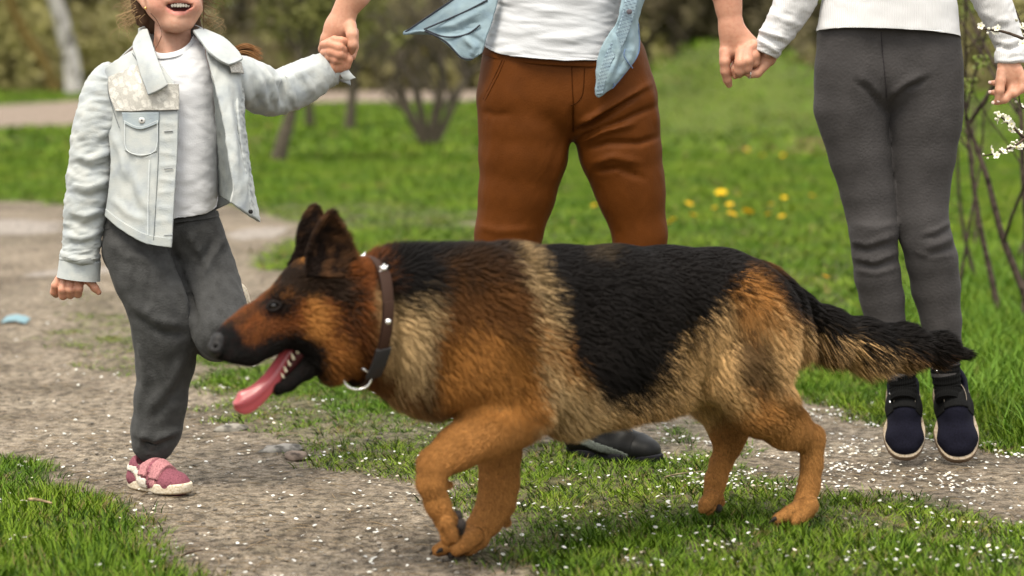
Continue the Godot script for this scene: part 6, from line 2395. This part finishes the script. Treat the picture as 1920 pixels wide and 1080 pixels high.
	for q in [[[1172, 92, 0.145], [1170, 104, 0.148], [1178, 118, 0.14], [1186, 128, 0.125]], [[1144, 130, 0.158], [1148, 148, 0.152], [1152, 160, 0.148]], [[1197, 44, 0.085], [1199, 80, 0.09], [1196, 102, 0.104], [1180, 127, 0.124], [1148, 166, 0.143]]]:
		put("stitching", cord(d, q, 0.0016, Color(0.14, 0.20, 0.34), 16).mesh(base), M.pale_denim, shirt)
	var bk := cloth(d, [[[930, -215, -0.09], [1050, -235, -0.125], [1175, -215, -0.09]], [[925, -40, -0.09], [1050, -40, -0.15], [1190, -40, -0.08]], [[905, 90, -0.03], [1050, 100, -0.15], [1200, 90, -0.03]]], 20, 24, 0.003)
	put("shirt_back", bk.paint(denim * 0.9).mesh(base), M.pale_denim, shirt)
	for s in 2:
		var pts := [[965, -195, 62], [890, -172, 56], [800, -130, 50, 0.05], [730, -88, 46, 0.11]] if s == 0 else [[1140, -195, 62], [1230, -170, 56], [1300, -112, 50, 0.04], [1335, -58, 44, 0.065]]
		put("sleeve", crumple(limb(d, pts, 40, 36).paint(denim), 0.004, Vector3(14, 14, 10)).mesh(base), M.pale_denim, shirt)
	# --- shoes
	var sp := at(1158, 857, 5.385)
	for which in 2:
		var xf := Transform3D(Basis(Vector3.UP, deg_to_rad(-33)), Vector3(sp.x - 0.01, gy(sp.x, sp.z) + 0.001, sp.z))
		if which == 1:
			var toe := Vector3(-0.15, -0.35, 0.9).normalized()
			var up := Vector3(0, 1, 0)
			up = (up - toe * up.dot(toe)).normalized()
			xf = Transform3D(Basis(toe, up, toe.cross(up)), at(925, 842, 5.40))
		var shoe := Node3D.new()
		shoe.name = "shoe" if which == 0 else "shoe_001"
		o.add_child(shoe)
		var form := shoe_form(0.268, 0.096)
		var toe_cap := patch(form, func(c): return c.x > 0.075 and c.y > 0.012, 0.0018)
		var panel := patch(form, func(c): return absf(c.z) > 0.012 and c.y < 0.052 and absf(c.y - (0.030 - c.x * 0.22)) < 0.010 and c.x < 0.07, 0.0025)
		var black := Color(0.006, 0.0058, 0.006)
		put("upper", placed(form, xf).paint(black).mesh(base), M.shoe_leather, shoe)
		put("toe_cap", placed(toe_cap, xf).paint(black * 1.2).mesh(base), M.shoe_leather, shoe)
		put("side_panel", placed(panel, xf).paint(Color(0.10, 0.11, 0.10)).mesh(base), M.suede, shoe)
		put("sole", placed(shoe_sole(0.275, 0.104, 0.020, 0.006), xf).paint(Color(0.015, 0.015, 0.016)).mesh(base), M.rubber, shoe)
		for k in 4:
			var x := 0.020 + 0.016 * k
			var y := 0.092 - 0.012 * k
			put("lace", placed(tube([Vector3(x, y - 0.016, -0.026), Vector3(x + 0.004, y, 0), Vector3(x, y - 0.016, 0.026)], [0.0028, 0.0028, 0.0028], 8, 6).paint(Color(0.012, 0.012, 0.012)), xf).mesh(base), M.suede, shoe)
	tag(o, "man in rust-brown trousers, white T-shirt and open denim shirt blown back, between girl and woman", "person", "family walking hand in hand")


# ------------------------------------------------------------------ the woman
func make_woman() -> void:
	var d := 5.3
	var o := thing("person", Vector3(at(1740, 860, d).x, 0, -d))
	var base := o.position
	# --- body
	var f := Field.new()
	under(f, d, [[[1668, -245, 50], [1668, -120, 88], [1666, -20, 80], [1666, 60, 66]], [[1668, -310, 36], [1668, -250, 46]], [[1668, -375, 56], [1668, -345, 48]],
		[[1590, -215, 40], [1540, -130, 34], [1506, -40, 30], [1452, 70, 15], [1440, 98, 13]], [[1748, -215, 40], [1800, -130, 34], [1850, -30, 24], [1886, 70, 14], [1892, 108, 14]],
		[[1606, 150, 44], [1640, 440, 28], [1688, 690, 16]], [[1730, 150, 44], [1738, 440, 28], [1772, 690, 16]]])
	var body := f.build(0.012)
	body.paint(SKIN)
	f = Field.new()
	chain(f, d, [[1668, -395, 60], [1668, -370, 57, 0.015], [1668, -326, 28, 0.045]], 0.03, 1.1)
	chain(f, d, [[1668, -380, 7, 0.09], [1668, -356, 11, 0.10]], 0.015)
	chain(f, d, [[1655, -332, 6, 0.072], [1681, -332, 6, 0.072]], 0.01)
	for s in [-1, 1]:
		chain(f, d, [[1668 + 22 * s, -380, 8, 0.085]], 0.004, 1.0, true)
	body.join(f.build(0.006).paint(SKIN))
	# the hand held by the man
	var h2 := 5.32
	var pale := SKIN * Color(1.02, 0.94, 0.90)
	f = Field.new()
	chain(f, h2, [[1447, 96, 15], [1438, 108, 16], [1426, 118, 14]], 0.01, 0.8)
	chain(f, h2, [[1434, 122, 9.5, 0.008], [1420, 137, 8.6, 0.012], [1408, 139, 7.6, 0.016], [1400, 137, 6.4, 0.016]], 0.004)
	chain(f, h2, [[1420, 110, 11, -0.012], [1400, 122, 9, -0.025], [1380, 120, 8, -0.012], [1372, 132, 7, 0.0], [1378, 144, 5, 0.0]], 0.004)
	chain(f, h2, [[1420, 114, 10, -0.015], [1398, 132, 8, -0.015], [1384, 140, 7, -0.006]], 0.004)
	body.join(f.build(0.0027).paint(pale))
	# the free hand
	f = Field.new()
	var fh := 5.27
	chain(f, fh, [[1891, 119, 19], [1892, 126, 20], [1894, 142, 21], [1899, 156, 17]], 0.012, 0.6)
	chain(f, fh, [[1878, 136, 10, 0.008], [1876, 152, 9.4, 0.018], [1874, 170, 8.6, 0.024], [1872, 186, 7, 0.020]], 0.004)
	chain(f, fh, [[1900, 160, 10, 0.004], [1896, 174, 9, 0.014], [1884, 186, 8, 0.018], [1870, 191, 6, 0.014], [1864, 192, 4, 0.012]], 0.004)
	chain(f, fh, [[1888, 150, 8, -0.008], [1882, 160, 7.4, -0.012], [1868, 156, 6, -0.012], [1857, 155, 4, -0.012]], 0.003)
	chain(f, fh, [[1886, 160, 8, -0.01], [1880, 172, 7.4, -0.014], [1866, 174, 5.6, -0.014], [1857, 173, 4, -0.014]], 0.003)
	chain(f, fh, [[1908, 132, 10, 0.006], [1918, 150, 8.5, 0.014], [1916, 166, 7.6, 0.02], [1904, 176, 6.4, 0.022]], 0.006)
	body.join(f.build(0.0027).paint(pale))
	put("body", body.mesh(base), M.skin, o)
	var nailm := mat("fingernail", Color(0.75, 0.55, 0.50), 0.25)
	for q in [[1872, 189, 0.026], [1862, 192.5, 0.017], [1856, 154.5, -0.008], [1856, 172.5, -0.010]]:
		put("fingernail", ball(at(q[0], q[1], fh - q[2]), Vector3(0.0045, 0.0045, 0.0022), 8, 6).mesh(base), nailm, o)
	var silver := mat("silver", Color(0.8, 0.8, 0.8), 0.2)
	silver.metallic = 1.0
	var rp := []
	var rr := []
	for k in 13:
		var w := TAU * k / 12
		rp.append(at(1404.5 + 3.0 * cos(w), 138 + 9.0 * sin(w), h2 - 0.016 - 0.012 * cos(w)))
		rr.append(0.0016)
	put("ring", tube(rp, rr, 24, 6).mesh(base), silver, o)
	var hr := Field.new()
	chain(hr, d, [[1668, -410, 62, -0.02], [1668, -370, 60, -0.04], [1668, -300, 44, -0.075], [1668, -230, 34, -0.10]], 0.02, 1.0)
	put("hair", crumple(hr.build(0.010), 0.005, Vector3(60, 8, 40)).paint(Color(0.12, 0.07, 0.04)).mesh(base), M.hair, o)
	# --- leggings
	f = Field.new()
	chain(f, d, [[1617, 62, 84], [1714, 70, 84]], 0.03, 0.92)
	chain(f, d, [[1608, 130, 81], [1724, 132, 81]], 0.03, 0.95)
	chain(f, d, [[1602, 165, 76], [1596, 200, 69], [1600, 228, 64], [1613, 293, 57], [1627, 360, 50], [1633, 395, 47], [1638, 433, 45.5, 0.012], [1640, 473, 42, 0.008], [1645, 517, 43, 0.0], [1654, 560, 41, -0.01], [1660, 605, 37, -0.015], [1674, 655, 31, -0.01], [1687, 700, 26]], 0.008, 0.95)
	chain(f, d, [[1730, 165, 76], [1734, 200, 71], [1733, 228, 69], [1730, 293, 60], [1728, 360, 51.5], [1729, 410, 47.5, 0.01], [1736, 445, 47, 0.012], [1747, 487, 48, 0.0], [1755, 540, 45.5, -0.012], [1765, 600, 37.5, -0.015], [1770, 650, 31.5, -0.01], [1772, 700, 26.5]], 0.008, 0.95)
	var lg := f.build(0.0075)
	lg.relax(1, 0.4)
	lg.paint(Color(0.053, 0.049, 0.050))
	crumple(lg, 0.0009, Vector3(8, 6, 8), 2.0)
	folds(lg, [[-0.009, 6, [[1664, 212], [1678, 186], [1700, 166], [1740, 148]]], [0.007, 8, [[1672, 180], [1696, 158], [1736, 138]]], [-0.009, 6, [[1662, 212], [1645, 190], [1628, 168], [1606, 152]]], [0.006, 8, [[1650, 180], [1630, 158], [1610, 142]]], [-0.006, 5, [[1653, 60], [1656, 110], [1661, 160], [1664, 210]]], [0.006, 5, [[1594, 452], [1625, 458], [1680, 440]]], [-0.005, 5, [[1596, 462], [1630, 470], [1682, 454]]], [0.006, 5, [[1600, 482], [1640, 490], [1684, 472]]], [-0.006, 5, [[1600, 492], [1640, 502], [1686, 484]]], [0.005, 5, [[1602, 506], [1645, 512], [1688, 500]]], [0.005, 5, [[1782, 416], [1755, 432], [1730, 438]]], [-0.005, 5, [[1784, 428], [1756, 444], [1726, 448]]], [0.006, 5, [[1786, 446], [1760, 458], [1735, 464]]], [-0.004, 5, [[1790, 462], [1762, 474], [1740, 480]]], [0.004, 5, [[1714, 470], [1745, 482], [1790, 478]]], [0.004, 6, [[1600, 420], [1640, 428], [1682, 418]]]])
	put("leggings", lg.mesh(base), M.trousers, o)
	put("seam", welt(lg, [[1652, 60], [1655, 100], [1660, 150], [1663, 190]], 0.0009, 0.0002, Color(0.03, 0.027, 0.03)).mesh(base), M.trousers, o)
	# --- sweater
	var white := Color(0.555, 0.55, 0.56)
	var sw := trunk_cloth(d, [[1612, -262, 1724, -262, -250, 0.06, 0.0], [1575, -228, 1760, -228, -222, 0.085, 0.0], [1556, -130, 1778, -130, -130, 0.125, 0.0], [1556, -40, 1780, -40, -40, 0.115, 0.0], [1543, 0, 1792, 0, 4, 0.120, 0.0], [1537, 30, 1795, 36, 34, 0.124, 0.0], [1531, 57, 1799, 70, 55, 0.128, 0.0], [1534, 55, 1796, 68, 53, 0.122, 0.0]], 100, 90)
	sw.paint(white)
	crumple(sw, 0.0018, Vector3(6, 8, 6), 4.0)
	folds(sw, [[0.004, 10, [[1560, 10], [1575, 30], [1580, 52]]], [-0.004, 8, [[1640, 5], [1645, 28], [1642, 48]]], [0.004, 10, [[1770, 10], [1760, 36], [1768, 62]]], [0.003, 8, [[1690, 0], [1700, 30], [1710, 58]]]])
	put("sweater", sw.mesh(base), M.knit, o)
	var sl := limb(d, [[1590, -218, 50], [1552, -150, 46], [1520, -70, 42], [1494, -5, 38], [1474, 34, 33], [1457, 62, 30], [1446, 80, 26], [1441, 92, 24], [1437, 101, 21]], 100, 44, 0.9)
	sl.paint(white)
	crumple(sl, 0.0028, Vector3(16, 22, 10), 6.0)
	folds(sl, [[0.007, 5, [[1420, 56], [1440, 62], [1476, 72]]], [-0.007, 5, [[1426, 66], [1444, 74], [1474, 82]]], [0.005, 7, [[1440, 24], [1465, 34], [1495, 44]]], [0.006, 5, [[1422, 74], [1440, 84], [1462, 100]]]])
	put("sleeve", sl.mesh(base), M.knit, o)
	var s2 := limb(d, [[1748, -218, 50], [1790, -150, 46], [1826, -70, 42], [1856, -6, 34], [1872, 28, 31], [1884, 60, 28], [1892, 82, 26], [1894, 92, 26, 0.01], [1893, 104, 28, 0.015], [1893, 117, 27, 0.015]], 100, 44, 0.9)
	s2.paint(white)
	crumple(s2, 0.0025, Vector3(16, 22, 10), 9.0)
	folds(s2, [[0.006, 5, [[1864, 76], [1890, 82], [1918, 72]]], [-0.007, 5, [[1868, 86], [1892, 92], [1918, 84]]], [0.005, 7, [[1840, 20], [1868, 36], [1896, 40]]], [0.005, 4, [[1866, 113], [1893, 115], [1920, 111]]]])
	put("sleeve", s2.mesh(base), M.knit, o)
	# --- socks and shoes
	var black := Color(0.006, 0.006, 0.007)
	var navy := Color(0.008, 0.010, 0.018)
	for which in 2:
		var dx := 0.0 if which == 0 else 84.0
		var s := 1.0 if which == 0 else 1.06
		var sock := limb(d, [[1688 + dx, 684, 28.5], [1690 + dx, 705, 27], [1693 + dx, 728, 26], [1694 + dx, 752, 24, 0.02]], 30, 32, 0.9, func(t, w): return 1.0 + 0.03 * sin(t * 44.0))
		var sk := put("sock", sock.paint(black).mesh(base), M.knit, o)
		if which == 1:
			for k in 6:
				put("sequin", ball(at(1748 + k * 8.5, 690 + (k * 5) % 7, d - 0.034 + 0.0022 * pow(absf(k - 2.5), 2)), Vector3.ONE * 0.0022, 6, 5).mesh(base), silver, sk)
		var toe := Vector3(-0.06 if which == 0 else 0.02, -0.82, 0.57).normalized()
		var up := Vector3(-0.12 if which == 0 else -0.1, 0.57, 0.82)
		up = (up - toe * up.dot(toe)).normalized()
		var c: Vector3 = at(1695 + dx * 1.13, 776, d)
		var xf := Transform3D(Basis(toe, up, toe.cross(up)) * Basis.from_scale(Vector3(1, 1, 1) * s), c - up * 0.035)
		var shoe := Node3D.new()
		shoe.name = "shoe" if which == 0 else "shoe_001"
		o.add_child(shoe)
		var form := shoe_form(0.222, 0.106, 1.0)
		var tongue := patch(form, func(q): return q.x > -0.050 and q.x < 0.004 and absf(q.z) < 0.026 - 0.006 * smoothstep(0.0, 0.02, q.x) and q.y > 0.042, 0.0035)
		var quarter := patch(form, func(q): return q.x > -0.050 and q.x < 0.008 and absf(q.z) > 0.027 and q.y > 0.030, 0.0015)
		put("upper", placed(form, xf).paint(navy).mesh(base), M.suede, shoe)
		put("tongue", placed(tongue, xf).paint(Color(0.008, 0.008, 0.010)).mesh(base), M.suede, shoe)
		put("lace_flap", placed(quarter, xf).paint(Color(0.008, 0.008, 0.010)).mesh(base), M.suede, shoe)
		put("sole", placed(shoe_sole(0.232, 0.109, 0.020, 0.004), xf).paint(Color(0.20, 0.145, 0.10)).mesh(base), M.rubber, shoe)
		var rim := shoe_sole(0.2305, 0.1078, 0.005, 0.004)
		for k in rim.v.size(): rim.v[k].y += 0.0175
		put("sole_rim", placed(rim, xf).paint(Color(0.36, 0.30, 0.23)).mesh(base), M.rubber, shoe)
		var tk := Color(0.26, 0.22, 0.18)
		put("stitching", placed(tube([Vector3(0.004, 0.070, -0.024), Vector3(-0.025, 0.079, -0.026), Vector3(-0.050, 0.083, -0.018), Vector3(-0.054, 0.087, 0.0), Vector3(-0.050, 0.083, 0.018), Vector3(-0.025, 0.079, 0.026), Vector3(0.004, 0.070, 0.024)], [0.001, 0.001, 0.001, 0.001, 0.001, 0.001, 0.001], 28, 5).paint(tk), xf).mesh(base), M.suede, shoe)
		for k in 3:
			var ex := -0.042 + 0.019 * k
			put("eyelet", placed(ball(Vector3(ex, 0.066 - 0.010 * k, 0.034), Vector3(0.0045, 0.0028, 0.0035), 10, 6), xf).mesh(base), silver, shoe)
	tag(o, "woman in white knit sweater and dark grey leggings hovering mid-hop in navy shoes", "person", "family walking hand in hand")
